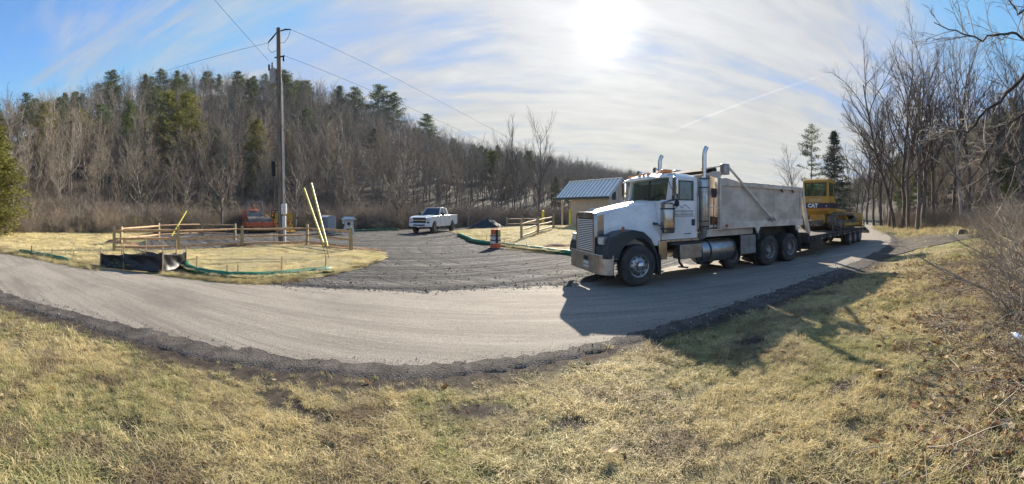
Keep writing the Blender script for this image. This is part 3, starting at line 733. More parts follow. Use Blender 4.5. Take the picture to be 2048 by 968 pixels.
# --- single trees that stand out
def skyz(px, py, d): return CAM_H + (HOR - py) * d / F_PX
def spot(kind, var, H, px, d, toppy, label, group=None, sq=1.0, rz=None):
    x, y = PD(px, d); z = hz(x, y); H = max(v.co.z for v in var[1 if len(var[1].vertices) else 0].vertices); s = (skyz(px, toppy, d) - z) / H
    return place_tree(kind, var, x, y, (s * sq, s * sq, s), rz if rz is not None else RG.uniform(0, 6), label, group)
for px, d, ty, v, lab in [(225, 128, 138, 0, 'tall ragged pine standing highest on the far end of the hill crest'), (130, 120, 184, 2, 'dark round topped pine at the low end of the hill crest'),
        (75, 95, 195, 1, 'broad pine with layered boughs above the creek bank'), (570, 120, 138, 0, 'dark pine on the crest just beside the utility pole'), (680, 135, 170, 2, 'dense pine on the crest between the pole and the pickup'),
        (755, 140, 168, 1, 'left one of two tall pines close together on the crest above the pickup'), (787, 142, 183, 0, 'right one of two tall pines close together on the crest above the pickup'),
        (852, 150, 225, 0, 'lone pine above the hill line past the pickup'), (290, 140, 148, 2, 'low dark pine on the crest near its highest point'), (323, 140, 136, 0, 'bushy pine at the highest point of the crest'),
        (355, 142, 140, 2, 'dark pine next to the bushy one at the highest point of the crest'), (415, 145, 140, 1, 'short pine on the crest before the pole'), (475, 140, 143, 3, 'wide dark pine on the crest under the wires'),
        (712, 138, 172, 3, 'slender pine on the crest beside the dense one'), (610, 135, 160, 1, 'faint pine on the crest past the utility pole')]:
    spot('pine_tree', pine_v[v], 13.5, px, d, ty, lab, sq=1.4)
for px, d, ty, v, lab in [(338, 62, 178, 0, 'bright yellow green pine halfway up the hill'), (372, 64, 182, 1, 'smaller bright green pine touching the one halfway up the hill'),
        (512, 58, 235, 0, 'yellow green pine left of the utility pole and close behind it'), (575, 66, 262, 1, 'pale green pine just right of the utility pole'), (300, 72, 228, 1, 'dull green pine left of the two bright ones halfway up the hill'), (165, 70, 215, 1, 'green pine among bare trees above the creek'), (90, 62, 200, 0, 'tall thin crowned pine with long bare trunk above the creek')]:
    spot('green_pine', pine_y[v], 13.0, px, d, ty, lab, sq=1.25)
x, y = PD(-18, 27); place_tree('cedar_tree', cedar_v, x, y, (0.95, 0.95, 0.85), 1.0, 'yellow green cedar with foliage down to the ground at the edge of the straw field')
x, y = PD(-90, 26); place_tree('cedar_tree', cedar_v, x, y, (0.9, 0.9, 0.8), 3.0, 'second cedar beyond the end of the straw field')
x, y = PD(1668, 72); place_tree('fir_tree', fir_v, x, y, (1.35, 1.35, 1.22), 0.4, 'dense dark conical fir behind the yellow bulldozer')
x, y = PD(1622, 76); place_tree('tall_pine', scots_v, x, y, (1.3, 1.3, 1.28), 2.2, 'tall open pine with a bare lower trunk beside the dark fir')
x, y = PD(1585, 70); place_tree('bare_tree', mid_v[2], x, y, 0.9, 1.2, 'small leafless tree above the back of the dump body')
x, y = PD(1700, 80); place_tree('bare_tree', mid_v[1], x, y, 1.1, 4.2, 'leafless tree just past the dark fir along the road')
for px, d, ty, lab in [(1000, 66, 250, 'thin bare tree, first of the three tall ones behind the drum'), (1030, 62, 218, 'tall narrow bare tree, middle of the three behind the drum'), (1075, 60, 205, 'tallest bare tree with upswept branches left of the tan building')]:
    spot('tall_bare_tree', tall_v[int(px) % 5], 19.0, px, d, ty, lab, sq=0.8)
# small trees in front of the wood
for px, d, ty, v, lab in [(445, 34, 285, 0, 'grey spreading tree with low forked trunk behind the back fence'), (592, 36, 300, 1, 'dark crooked tree between the utility pole and the grey cabinet'), (290, 37, 300, 2, 'pale twiggy tree at the foot of the hill'),
        (375, 38, 330, 1, 'low twiggy tree left of the grey spreading tree'), (790, 40, 330, 2, 'leaning dark tree behind the pickup'), (935, 44, 360, 0, 'tan tangled tree right behind the pickup'), (700, 42, 345, 1, 'twiggy tree behind the white kiosk')]:
    spot('spreading_tree', broad_v[v], 7.2, px, d, ty, lab, sq=0.85)
# --- tall roadside row at the right
row = [(1712, 62, 330, 0), (1722, 56, 290, 1), (1735, 50, 250, 2), (1748, 47, 200, 3), (1762, 44, 150, 4), (1778, 41, 200, 0), (1790, 38, 130, 1), (1803, 37, 95, 2), (1818, 35, 100, 3), (1834, 32, 55, 4), (1846, 33, 60, 1), (1866, 36, 120, 0), (1905, 38, 70, 2),
       (1935, 33, 110, 3), (1965, 36, 60, 1), (1990, 30, 120, 4), (2015, 33, 80, 0), (2040, 28, 100, 2)]
rl = ['farthest and smallest tree of the roadside row', 'slim bare tree near the far end of the roadside row', 'bare tree where the road bends out of sight', 'upswept tree fourth from the far end of the roadside row',
      'tall forked tree at the inside of the road bend', 'shorter tree between two tall ones by the bend', 'tall straight tree above the road edge', 'tall tree with crown leaning over the road', 'slim tree close behind the row beside the verge',
      'large dark trunked tree at the near end of the row, forking low', 'tall tree right behind the large forking one', 'medium tree set back from the mown turn-out', 'tall upright tree beside the pale sycamore', 'bare tree behind the brush past the sycamore',
      'tall fine twigged tree behind the brush', 'bare tree deep in the brush near the picture edge', 'tall tree near the edge behind the tangled brush', 'bare tree in the brush closest to the picture edge']
for (px, d, ty, v), lab in zip(row, rl): spot('roadside_tree', tall_v[v], 19.0, px, d, ty - 30, lab, 'bare trees along the right side of the road', sq=1.0)
spal = bare_tree(333, 17.0, 0.20, TALL, m1=M_pale, m2=M_backlit_twig, name='sycamore')
spot('sycamore_tree', spal, 19.0, 1925, 33, 30, 'pale barked sycamore with a white trunk beside the turn-out')

# --- undergrowth at the foot of the woods (nobody could count these stems)
def bush(seed, m, h=1.8, n=26, spread=0.45, sub=5):
    rg = np.random.default_rng(seed); T = (Tubes(), Tubes())
    sp = [(3, sub, 0.6, 0.5, 0.12, 0.02, 3, 0.25, 0.009), (2, 3, 0.6, 0.5, 0.2, 0.0, 3, 0.2, 0.006), (1, 0, 0, 0, .1, 0, 3, 0, 0.004)]
    for i in range(n):
        a = rg.uniform(0, 6.28); t = abs(rg.normal(0, spread))
        grow(rg, T, 0, np.array([rg.normal(0, .35), rg.normal(0, .35), -0.1]), unit(np.array([cos(a) * t, sin(a) * t, 1])), h * rg.uniform(.5, 1.1), 0.016, sp, 9)
    return T[0].mesh('bush', m)
bm_ = [bush(600, M_brush), bush(601, M_twig, 2.2), bush(602, M_tan, 1.5, 34, 0.35, 3), bush(603, M_brush, 2.6, 24, 0.6, 6), bush(604, M_twig, 1.6, 30, 0.7), bush(605, M_bark, 2.8, 16, 0.4, 7)]
pts, rot, scl, idx = [], [], [], []
edge = [(-300, 27.5), (0, 29), (200, 29), (300, 31), (480, 34), (640, 36), (740, 36), (800, 38), (900, 41), (960, 45), (1100, 48), (1250, 55), (1500, 70), (1700, 62), (1745, 52), (1775, 42), (1800, 37), (1830, 33), (1860, 31), (1900, 30), (1950, 26), (2000, 20), (2040, 15), (2100, 11), (2300, 9)]
for i in range(5200):
    px = RG.uniform(-300, 2300); e = np.interp(px, [a for a, _ in edge], [b for _, b in edge]); r = e + abs(RG.normal(0, 1)) * 9 + RG.uniform(0, 1)
    if 1280 < px < 1560 and RG.uniform() < .5: continue
    if r > 75: continue
    if 66 < px < 176 and r < 41 and RG.uniform() < .6: continue
    x, y = PD(px, r)
    if y < fE(x) + 1 and y > nE(x) - 2.0: continue
    s = RG.uniform(0.40, 1.0) * (0.7 if r < e + 2 else 1.1)
    if px > 1750: s *= 0.75
    if r < 20: s *= 0.8
    pts.append((x, y, hz(x, y))); rot.append((RG.normal(0, .1), RG.normal(0, .1), RG.uniform(0, 6.28))); scl.append((s * 1.25, s * 1.25, s))
    tanp = 0.45 if r < e + 2.5 else 0.1
    if 560 < px < 1000: tanp *= 0.7
    idx.append(2 if RG.uniform() < tanp else int(RG.choice([0, 1, 3, 4, 5])))
scatter('undergrowth', bm_, pts, rot, scl, idx, 'tangled brown brush and dry weeds along the foot of the woods', 'undergrowth')
# ================================================================== vehicle materials
M_white = mat('dirty white truck paint', (0.80, 0.80, 0.79), 0.32, var=0.10, vscale=1.2, coat=0.4, dust=0.5, rvar=0.15)
M_bedp = mat('scuffed off white dump body paint', (0.66, 0.585, 0.49), 0.6, col2=(0.44, 0.375, 0.305), vscale=1.1, bump=0.004, bscale=9, dust=0.55, stretch=(1, 1, 1.6))
M_bedr = mat('lighter rail paint', (0.72, 0.65, 0.56), 0.5, col2=(0.54, 0.47, 0.39), vscale=2.5, dust=0.5)
M_black = mat('dusty black plastic', (0.014, 0.022, 0.028), 0.5, col2=(0.028, 0.038, 0.044), vscale=3, dust=0.12)
M_frame = mat('black chassis steel', (0.016, 0.018, 0.021), 0.6, col2=(0.04, 0.038, 0.036), vscale=4, dust=0.2)
M_rubber = mat('dusty tyre rubber', (0.022, 0.023, 0.025), 0.85, col2=(0.06, 0.056, 0.052), vscale=3, dust=0.3, bump=0.004, bscale=60)
M_chrome = mat('polished steel', (0.62, 0.62, 0.61), 0.16, metal=1.0, var=0.1, vscale=3, rvar=0.15)
M_dullal = mat('dull aluminium', (0.50, 0.50, 0.49), 0.38, metal=1.0, col2=(0.34, 0.33, 0.32), vscale=4, rvar=0.25, dust=0.25)
M_steel = mat('stained stainless', (0.52, 0.49, 0.45), 0.24, metal=1.0, col2=(0.36, 0.33, 0.29), vscale=2, rvar=0.2)
M_rimg = mat('grey painted steel wheel', (0.28, 0.28, 0.275), 0.5, col2=(0.16, 0.155, 0.15), vscale=5, dust=0.4)
M_rust = mat('rust', (0.16, 0.07, 0.035), 0.85, var=0.3)
M_seat = mat('grey seat fabric', (0.16, 0.16, 0.165), 0.9, var=0.2)
M_ink = mat('black lettering', (0.02, 0.02, 0.025), 0.6)
M_red = mat('red reflector', (0.45, 0.03, 0.02), 0.3, coat=0.5)
M_amber = mat('amber lens', (0.75, 0.22, 0.03), 0.25, coat=0.8)
M_lens = mat('clear lamp lens', (0.55, 0.57, 0.58), 0.12, coat=1.0, var=0.2, vscale=20)
M_plate = mat('licence plate', (0.62, 0.64, 0.63), 0.4, var=0.1, vscale=20)
M_yel = mat('faded machine yellow', (0.52, 0.285, 0.03), 0.45, col2=(0.40, 0.215, 0.03), vscale=2.5, dust=0.3, coat=0.15)
M_track = mat('muddy track steel', (0.09, 0.075, 0.06), 0.75, col2=(0.20, 0.165, 0.12), vscale=6, bump=0.01, bscale=30)
M_mesh = mat('black tarp mesh', (0.03, 0.035, 0.03), 0.9, var=0.2)
def glassmat(name, tint, fr=0.10):
    m = bpy.data.materials.new(name); m.use_nodes = True; t = m.node_tree; t.nodes.clear(); q = NT(t)
    out = q.new('ShaderNodeOutputMaterial'); tr = q.new('ShaderNodeBsdfTransparent', {'Color': (*tint, 1)}); g = q.new('ShaderNodeBsdfGlossy', {'Color': (.9, .95, 1, 1), 'Roughness': 0.03})
    lw = q.new('ShaderNodeLayerWeight', {'Blend': 0.25}).outputs['Fresnel']
    mx = q.new('ShaderNodeMixShader', {0: q.math('ADD', fr, q.math('MULTIPLY', lw, 0.6), clamp=True), 1: tr.outputs[0], 2: g.outputs[0]})
    t.links.new(mx.outputs[0], out.inputs[0]); return m
M_glass = glassmat('cab glass', (0.62, 0.74, 0.70), 0.08)
M_glassd = glassmat('dark glass', (0.12, 0.16, 0.17))
M_gy = glassmat('green tinted glass', (0.55, 0.70, 0.62))

def arc(cx, cz, r, a0, a1, n): return [(cx + r * cos(radians(a0 + (a1 - a0) * i / n)), cz + r * sin(radians(a0 + (a1 - a0) * i / n))) for i in range(n + 1)]
def wheel(parent, x, y, R, w, side, kind='drive', tread=True):
    """a wheel whose outer face is toward side (+1 or -1) along y; y is the outer face"""
    e = bpy.data.objects.new('wheel', None); COL.objects.link(e); e.parent = parent; e.location = (x, y, R); e.scale = (1, side, 1)
    key = ('wheel', kind, round(R, 3), w)
    if key not in CACHE:
        ri = R * 0.56
        t = MB().lathe([(ri, 0.0), (ri + .02, -.004), (R * 0.80, -.002 + .012), (R * 0.93, -.012), (R * 0.985, -.035), (R, -.06), (R, -w + .06), (R * 0.985, -w + .035), (R * 0.9, -w), (ri, -w + .01)], 'y', n=40)
        if tread:
            for k in range(40):
                a = 2 * pi * k / 40
                for (ya, yb) in ((-.03, -w * .45), (-w * .55, -w + .03)):
                    da = .028; c_ = [(R * 0.985, a - da), (R * 0.985, a + da), (R + .012, a + da * .8), (R + .012, a - da * .8)]
                    t.prism([(r_ * cos(q_), r_ * sin(q_)) for r_, q_ in c_], ya, yb, 'y')
        tm = t.mesh('tyre', M_rubber, 30)
        rm = MB()
        if kind == 'front':
            rm.lathe([(ri + .005, -.002), (ri - .02, -.012), (ri - .035, -.045), (ri * .82, -.055), (ri * .62, .012), (ri * .50, .028), (ri * .42, .03), (ri * .40, .0)], 'y', n=40)
            hub = MB().lathe([(ri * .42, .0), (ri * .40, .05), (ri * .34, .095), (ri * .20, .12), (0.001, .125)], 'y', n=24)
            for k in range(10):
                a = 2 * pi * k / 10
                hub.lathe([(.017, 0), (.017, .055), (.008, .065), (.001, .065)], 'y', (cos(a) * ri * .53, 0, sin(a) * ri * .53), n=8)
            hole = []
            for k in range(10):
                a = 2 * pi * (k + .5) / 10
                hole.append(('hand_hole', MB().lathe([(.001, .002), (.026, .002), (.026, -.02), (.001, -.02)], 'y', (cos(a) * ri * .74, -.012, sin(a) * ri * .74), n=12).mesh('hand_hole', M_ink, 30)))
            parts = [('rim', rm.mesh('rim', M_dullal, 30)), ('hub', hub.mesh('hub', M_chrome, 30))] + hole
        elif kind == 'drive':
            rm.lathe([(ri + .005, -.002), (ri - .015, -.010), (ri - .03, -.03), (ri - .035, -.13), (ri * .80, -.16), (ri * .55, -.17), (ri * .30, -.17)], 'y', n=40)
            hub = MB().lathe([(ri * .40, -.17), (ri * .38, -.06), (ri * .30, -.03), (0.001, -.025)], 'y', n=24)
            for k in range(10):
                a = 2 * pi * k / 10
                hub.lathe([(.016, -.17), (.016, -.12), (.001, -.12)], 'y', (cos(a) * ri * .52, 0, sin(a) * ri * .52), n=8)
            parts = [('rim', rm.mesh('rim', M_rimg, 30)), ('hub', hub.mesh('hub', M_rimg, 30))]
        else:
            rm.lathe([(ri + .005, -.002), (ri - .015, -.01), (ri - .03, -.05), (ri * .7, -.05), (ri * .3, -.03), (.001, -.02)], 'y', n=28)
            sp = MB()
            for k in range(6):
                a = 2 * pi * k / 6; sp.bar((cos(a) * .05, -.012, sin(a) * .05), (cos(a) * ri * .93, -.02, sin(a) * ri * .93), .06, .03, up=(0, 1, 0))
            parts = [('rim', rm.mesh('rim', M_rimg if kind == 'steel' else M_black, 30))]
            if kind == 'alloy': parts.append(('spokes', sp.mesh('spokes', M_dullal, 30)))
        CACHE[key] = [('tyre', tm)] + parts
    for nm, me in CACHE[key]: link(nm, me, None, e)
    return e
CACHE = {}

# ================================================================== dump truck (x forward, y to the driver's side, origin under the front axle)
TRUCK = empty('dump_truck', (2.917, 10.11, 0.055), radians(192.91), 'white three axle dump truck with long hood and chrome stack stopped on the road', 'dump truck')
def X(*us): return [-u for u in us]
R_ = 0.525
for s in (1, -1): wheel(TRUCK, 0, 1.2 * s, R_, .29, s, 'front')
for u in (5.37, 6.67):
    for s in (1, -1):
        wheel(TRUCK, -u, 1.2 * s, R_, .27, s, 'drive'); wheel(TRUCK, -u, 0.88 * s, R_, .27, s, 'drive')
for s in (1, -1):
    e = wheel(TRUCK, -3.95, 0.72 * s, .44, .25, s, 'drive')
# frame
m = MB()
for s in (1, -1): m.box(-7.7, .95, .36 * s - .04, .36 * s + .04, .78, 1.06)
for u in (-.8, .3, 1.6, 3.2, 4.6, 5.3, 6.7, 7.6): m.box(-u - .05, -u + .05, -.36, .36, .82, 1.0)
m.box(-.12, .12, -.95, .95, .45, .58); m.box(-5.45, -5.3, -.9, .9, .44, .6); m.box(-6.75, -6.6, -.9, .9, .44, .6); m.tube([(-5.4, 0, .55), (-6.7, 0, .55)], .06)
m.tube([(-.9, 0, .8), (-5.3, 0, .6)], .055); m.box(-7.1, -4.9, -.72, .72, .95, 1.4); m.box(-.9, .6, -.35, .35, .62, 1.5)
for u in (5.37, 6.67):
    m.tube([(-u, -.85, R_), (-u, .85, R_)], .14, 12)
m.box(-7.2, -4.85, .45, .62, .55, .75); m.box(-7.2, -4.85, -.62, -.45, .55, .75)
m.build('chassis_frame', M_frame, TRUCK)
# hood
def hsec(x, hb, zb, ht, zt, c=.14):
    r = [(x, hb, zb), (x, hb, zb + .25), (x, ht, zt - c), (x, ht - c * .35, zt - c * .3), (x, ht - c * 1.1, zt), (x, 0, zt + .035)]
    return r + [(x, -y, z) for (_, y, z) in r[-2::-1]]
m = MB().loft([hsec(.90, .55, .95, .555, 1.87), hsec(.60, .56, .95, .57, 1.945), hsec(.0, .68, 1.0, .63, 2.07), hsec(-.45, .92, .98, .72, 2.15), hsec(-.78, 1.04, .98, .80, 2.20)])
m.build('hood', M_white, TRUCK, bevel=.015, smooth=50)
for y in (.556, -.575): MB().prism([(.93, 1.06), (.97, 1.0), (.70, 1.0), (.70, 1.83), (.93, 1.80)], y, y + .019).build('radiator_side_panel', M_steel, TRUCK)
m = MB().tube([(.85, 0, 1.93), (.78, 0, 1.965), (.70, 0, 1.96)], [.012, .03, .012], 8).box(.66, .86, -.05, .05, 1.90, 1.935); m.build('hood_ornament', M_chrome, TRUCK)
# grille
def rr(hw, z0, z1, c): return [(-hw, z0), (hw, z0), (hw, z1 - c), (hw - c * .35, z1 - c * .3), (hw - c, z1), (-(hw - c), z1), (-(hw - c * .35), z1 - c * .3), (-hw, z1 - c)]
g = bpy.data.objects.new('grille', None); COL.objects.link(g); g.parent = TRUCK; g.location = (.90, 0, 0)
a, b = rr(.60, .80, 1.89, .12), rr(.50, .87, 1.74, .03)
m = MB()
n_ = len(a); base = [(0, y, z) for y, z in a] + [(.09, y, z) for y, z in a] + [(.09, y, z) for y, z in b] + [(.0, y, z) for y, z in b]
m.add(base, [f for i in range(n_) for j in [(i + 1) % n_] for f in ((i, j, j + n_, i + n_), (i + n_, j + n_, j + 2 * n_, i + 2 * n_), (i + 2 * n_, j + 2 * n_, j + 3 * n_, i + 3 * n_))])
m.build('grille_surround', M_steel, g, bevel=.012)
MB().box(-.02, .01, -.52, .52, .84, 1.8).build('grille_backing', M_frame, g)
sl = MB().hexa([(.02, -.5, -.012), (.075, -.5, -.016), (.075, .5, -.016), (.02, .5, -.012)], [(.02, -.5, .0), (.075, -.5, .010), (.075, .5, .010), (.02, .5, .0)]).mesh('slat', mat('brushed grille bar', (0.85, 0.85, 0.83), 0.4, metal=0.2), 30)
for i in range(17): link('slat', sl, None, g, (0, 0, .895 + i * .0495))
MB().box(.09, .10, -.13, .13, 1.775, 1.835).build('badge', M_dullal, g, bevel=.004)
# bumper
bp = bpy.data.objects.new('bumper', None); COL.objects.link(bp); bp.parent = TRUCK
prof = [(1.02, 0), (1.02, .82), (.985, .98), (.90, 1.12), (.74, 1.2), (.72, 1.17), (.86, 1.08), (.94, .94), (.975, .80), (.975, 0)]
full = prof[:5] + prof[5:] ; pl = [(x, y) for x, y in prof[:5]] ; inner = [(x, y) for x, y in prof[5:]]
poly = [(x, -y) for x, y in pl[::-1]] + pl[1:] + inner + [(x, -y) for x, y in inner[::-1]][1:]
MB().prism(poly, .33, .83, 'z').build('bumper_bar', M_dullal, bp, bevel=.02)
MB().box(1.021, 1.032, .02, .33, .44, .60).build('license_plate', M_plate, bp)
text('plate_text', 'B4G 718', .075, M_ink, bp, (1.034, .175, .49), (pi / 2, 0, pi / 2), .0005)
MB().box(1.02, 1.045, .03, .27, .63, .74).build('tow_socket', M_ink, bp, bevel=.01)
# front fenders
fo = [(-.97, .74), (-.93, 1.0), (-.80, 1.27), (-.50, 1.39), (-.15, 1.44), (.15, 1.38), (.38, 1.20), (.54, .92), (.63, .6), (.66, .25)]
fi = [(.61, .25), (.58, .55), (.50, .82), (.33, 1.06), (.1, 1.20), (-.12, 1.21), (-.36, 1.10), (-.52, .90), (-.57, .74)]
pf = [(-u, z) for u, z in fo + fi]
for s in (1, -1):
    f = MB().prism(pf, .60 * s, 1.185 * s).build('fender', M_black, TRUCK, bevel=.03)
    MB().box(.80, .93, .70 * s, 1.0 * s, 1.07, 1.27).build('headlight_housing', M_dullal, f, bevel=.012)
    MB().box(.93, .945, .72 * s, .98 * s, 1.09, 1.25).build('headlight', M_lens, f)
    MB().box(.36, .42, 1.0 * s, 1.07 * s, 1.38, 1.52).build('marker_light', mat('dull amber marker', (0.40, 0.12, 0.05), 0.4), f, bevel=.008)
    MB().box(.60, .75, .95 * s, 1.16 * s, .72, .78).box(.62, .74, .96 * s, 1.14 * s, .60, .65).build('step', M_dullal, f)
    MB().box(-.70, -.66, .62 * s, 1.18 * s, .22, .75).build('mud_flap', M_rubber, f)
# cab
cabp = [(-.78, 1.13), (-2.10, 1.13), (-2.10, 2.90), (-1.10, 2.90), (-1.00, 2.17), (-.78, 2.17)]
m = MB()
for s in (1, -1):
    y0, y1 = sorted((1.0 * s, 1.05 * s))
    m.box(-2.10, -.78, y0, y1, 1.13, 2.22)                                     # side under the window
    m.hexa([(-1.16, y0, 2.22), (-.98, y0, 2.22), (-.98, y1, 2.22), (-1.16, y1, 2.22)], [(-1.20, y0, 2.84), (-1.08, y0, 2.84), (-1.08, y1, 2.84), (-1.20, y1, 2.84)])
    m.box(-2.10, -1.93, y0, y1, 2.22, 2.84); m.box(-1.93, -1.20, y0, y1, 2.775, 2.84)
m.box(-2.10, -2.05, -1.0, 1.0, 1.13, 1.95); m.box(-2.10, -2.05, -1.0, -.55, 1.95, 2.84); m.box(-2.10, -2.05, .55, 1.0, 1.95, 2.84); m.box(-2.10, -2.05, -.55, .55, 2.65, 2.84)
m.box(-2.05, -.80, -1.0, 1.0, 1.13, 1.2)
m.loft([[(-.78, y, 1.13), (-.78, y, 2.185), (-.98, y, 2.205), (-1.03, y, 2.17), (-1.03, y, 1.13)] for y in (-1.0, 1.0)])
m.build('cab', M_white, TRUCK, bevel=.018)
def rsec(x, hw, z, zt): 
    r = [(x, hw, z), (x, hw - .01, z + .05), (x, hw - .10, zt - .02), (x, hw * .5, zt + .02), (x, 0, zt + .03)]
    return r + [(a_, -b_, c_) for a_, b_, c_ in r[-2::-1]]
MB().loft([rsec(-.80, .98, 2.815, 2.87), rsec(-.90, 1.03, 2.83, 2.93), rsec(-1.15, 1.05, 2.84, 2.985), rsec(-1.7, 1.05, 2.84, 3.0), rsec(-2.05, 1.045, 2.84, 2.96), rsec(-2.11, 1.03, 2.84, 2.90)]).build('roof', M_white, TRUCK, bevel=.01, smooth=45)
for s in (1, -1):
    w = MB().hexa([(-1.075, .03 * s, 2.215), (-1.065, .03 * s, 2.215), (-1.065, .975 * s, 2.225), (-1.075, .975 * s, 2.225)], [(-1.145, .03 * s, 2.80), (-1.135, .03 * s, 2.80), (-1.135, .96 * s, 2.80), (-1.145, .96 * s, 2.80)])
    w.build('windshield', M_glass, TRUCK, smooth=0)
    dx = [(-1.17, 2.26), (-1.88, 2.26), (-1.93, 2.31), (-1.93, 2.73), (-1.88, 2.775), (-1.24, 2.775), (-1.21, 2.74)]
    d = MB().box(-2.03, -1.04, 1.05 * s, 1.056 * s, 1.22, 2.19).build('door', M_white, TRUCK, bevel=.004)
    MB().prism([(-1.19, 2.23), (-1.925, 2.23), (-1.925, 2.77), (-1.24, 2.77)], 1.02 * s, 1.026 * s).build('door_window', M_glass, d, smooth=0)
    fr_ = MB()
    P4 = [(-1.185, 2.235), (-1.925, 2.235), (-1.925, 2.768), (-1.235, 2.768)]
    for i in range(4):
        a_, b_ = P4[i], P4[(i + 1) % 4]; fr_.bar((a_[0], 1.057 * s, a_[1]), (b_[0], 1.057 * s, b_[1]), .022, .012, up=(0, 1, 0))
    fr_.bar((-1.40, 1.057 * s, 2.235), (-1.42, 1.057 * s, 2.77), .018, .012, up=(0, 1, 0))
    fr_.build('window_frame', M_black, d)
    MB().box(-1.98, -1.86, 1.056 * s, 1.075 * s, 1.50, 1.68).build('door_handle', M_black, d, bevel=.008)
    MB().box(-1.84, -1.58, 1.056 * s, 1.062 * s, 1.265, 1.285).build('kick_plate', M_ink, d)
    if s == 1:
        for body, sz, z in (('WRIGHT CONTRACTING', .072, 1.885), ('GENERAL CONTRACTOR', .072, 1.80)):
            text('door_text', body, sz, M_ink, d, (-1.50, 1.0575, z), (pi / 2, 0, pi), .0006, 0.0012, 1.0)
        MB().box(-1.93, -1.07, 1.0565, 1.0585, 1.765, 1.78).build('text_underline', M_ink, d)
        lg = MB()
        for (a_, b_) in (((-1.25, 1.98), (-1.40, 2.09)), ((-1.40, 2.09), (-1.50, 2.0)), ((-1.50, 2.0), (-1.62, 2.10)), ((-1.62, 2.10), (-1.80, 1.98))): lg.bar((a_[0], 1.0575, a_[1]), (b_[0], 1.0575, b_[1]), .014, .002, up=(0, 1, 0))
        lg.build('logo', M_ink, d)
MB().bar((-1.065, 0, 2.20), (-1.135, 0, 2.81), .05, .03).build('windshield_divider', M_black, TRUCK)
m = MB().bar((-1.055, .06, 2.22), (-1.075, .62, 2.42), .014).bar((-1.055, -.06, 2.22), (-1.085, -.55, 2.44), .014); m.build('wiper', M_ink, TRUCK)
for y in (.52, -.52): MB().box(-1.95, -1.45, y - .26, y + .26, 1.65, 1.8).box(-2.02, -1.88, y - .25, y + .25, 1.75, 2.42).box(-1.98, -1.88, y - .13, y + .13, 2.42, 2.62).build('seat', M_seat, TRUCK, bevel=.04)
st = MB(); ring = [Vector((-1.32, .5, 2.15)) + Vector((0.35 * .24 * sin(t), .24 * cos(t), .24 * sin(t) * .9)) for t in [2 * pi * i / 20 for i in range(21)]]
st.tube(ring, .016, 6).tube([(-1.1, .5, 1.95), (-1.32, .5, 2.15)], .03, 6).box(-1.16, -1.04, -.98, .98, 1.2, 2.12); st.build('dashboard', M_ink, TRUCK)
for y, s_ in ((-.80, .85), (-.22, .8), (0, .8), (.22, .8), (.82, .85)):
    MB().loft([[(-.92 + .11 * a_, y + b_ * .075 * s_, 2.955 + zz) for a_, b_ in ((0, -1), (-1, -.7), (-1, .7), (0, 1), (.5, .6), (.5, -.6))] for zz in (0, .055)]).build('roof_marker', M_amber, TRUCK, bevel=.012)
MB().loft([[(-1.25 + a_, .62 + b_, 3.0 + zz) for a_, b_ in ((-.16, -.12), (.10, -.12), (.16, 0), (.10, .12), (-.16, .12))] for zz in (0, .10)]).build('beacon_light', M_amber, TRUCK, bevel=.02)
MB().lathe([(.001, -.08), (.05, -.08), (.085, 0), (.08, .03), (.001, .035)], 'x', (-1.15, .25, 3.11), 20).tube([(-1.15, .25, 3.0), (-1.15, .25, 3.06)], .02, 6).build('spot_lamp', M_chrome, TRUCK)
MB().tube([(-1.0, -.45, 3.07), (-1.2, -.45, 3.07), (-1.6, -.45, 3.06)], [.075, .03, .025], 14).tube([(-1.25, -.45, 2.98), (-1.25, -.45, 3.06)], .015, 6).build('air_horn', M_chrome, TRUCK)
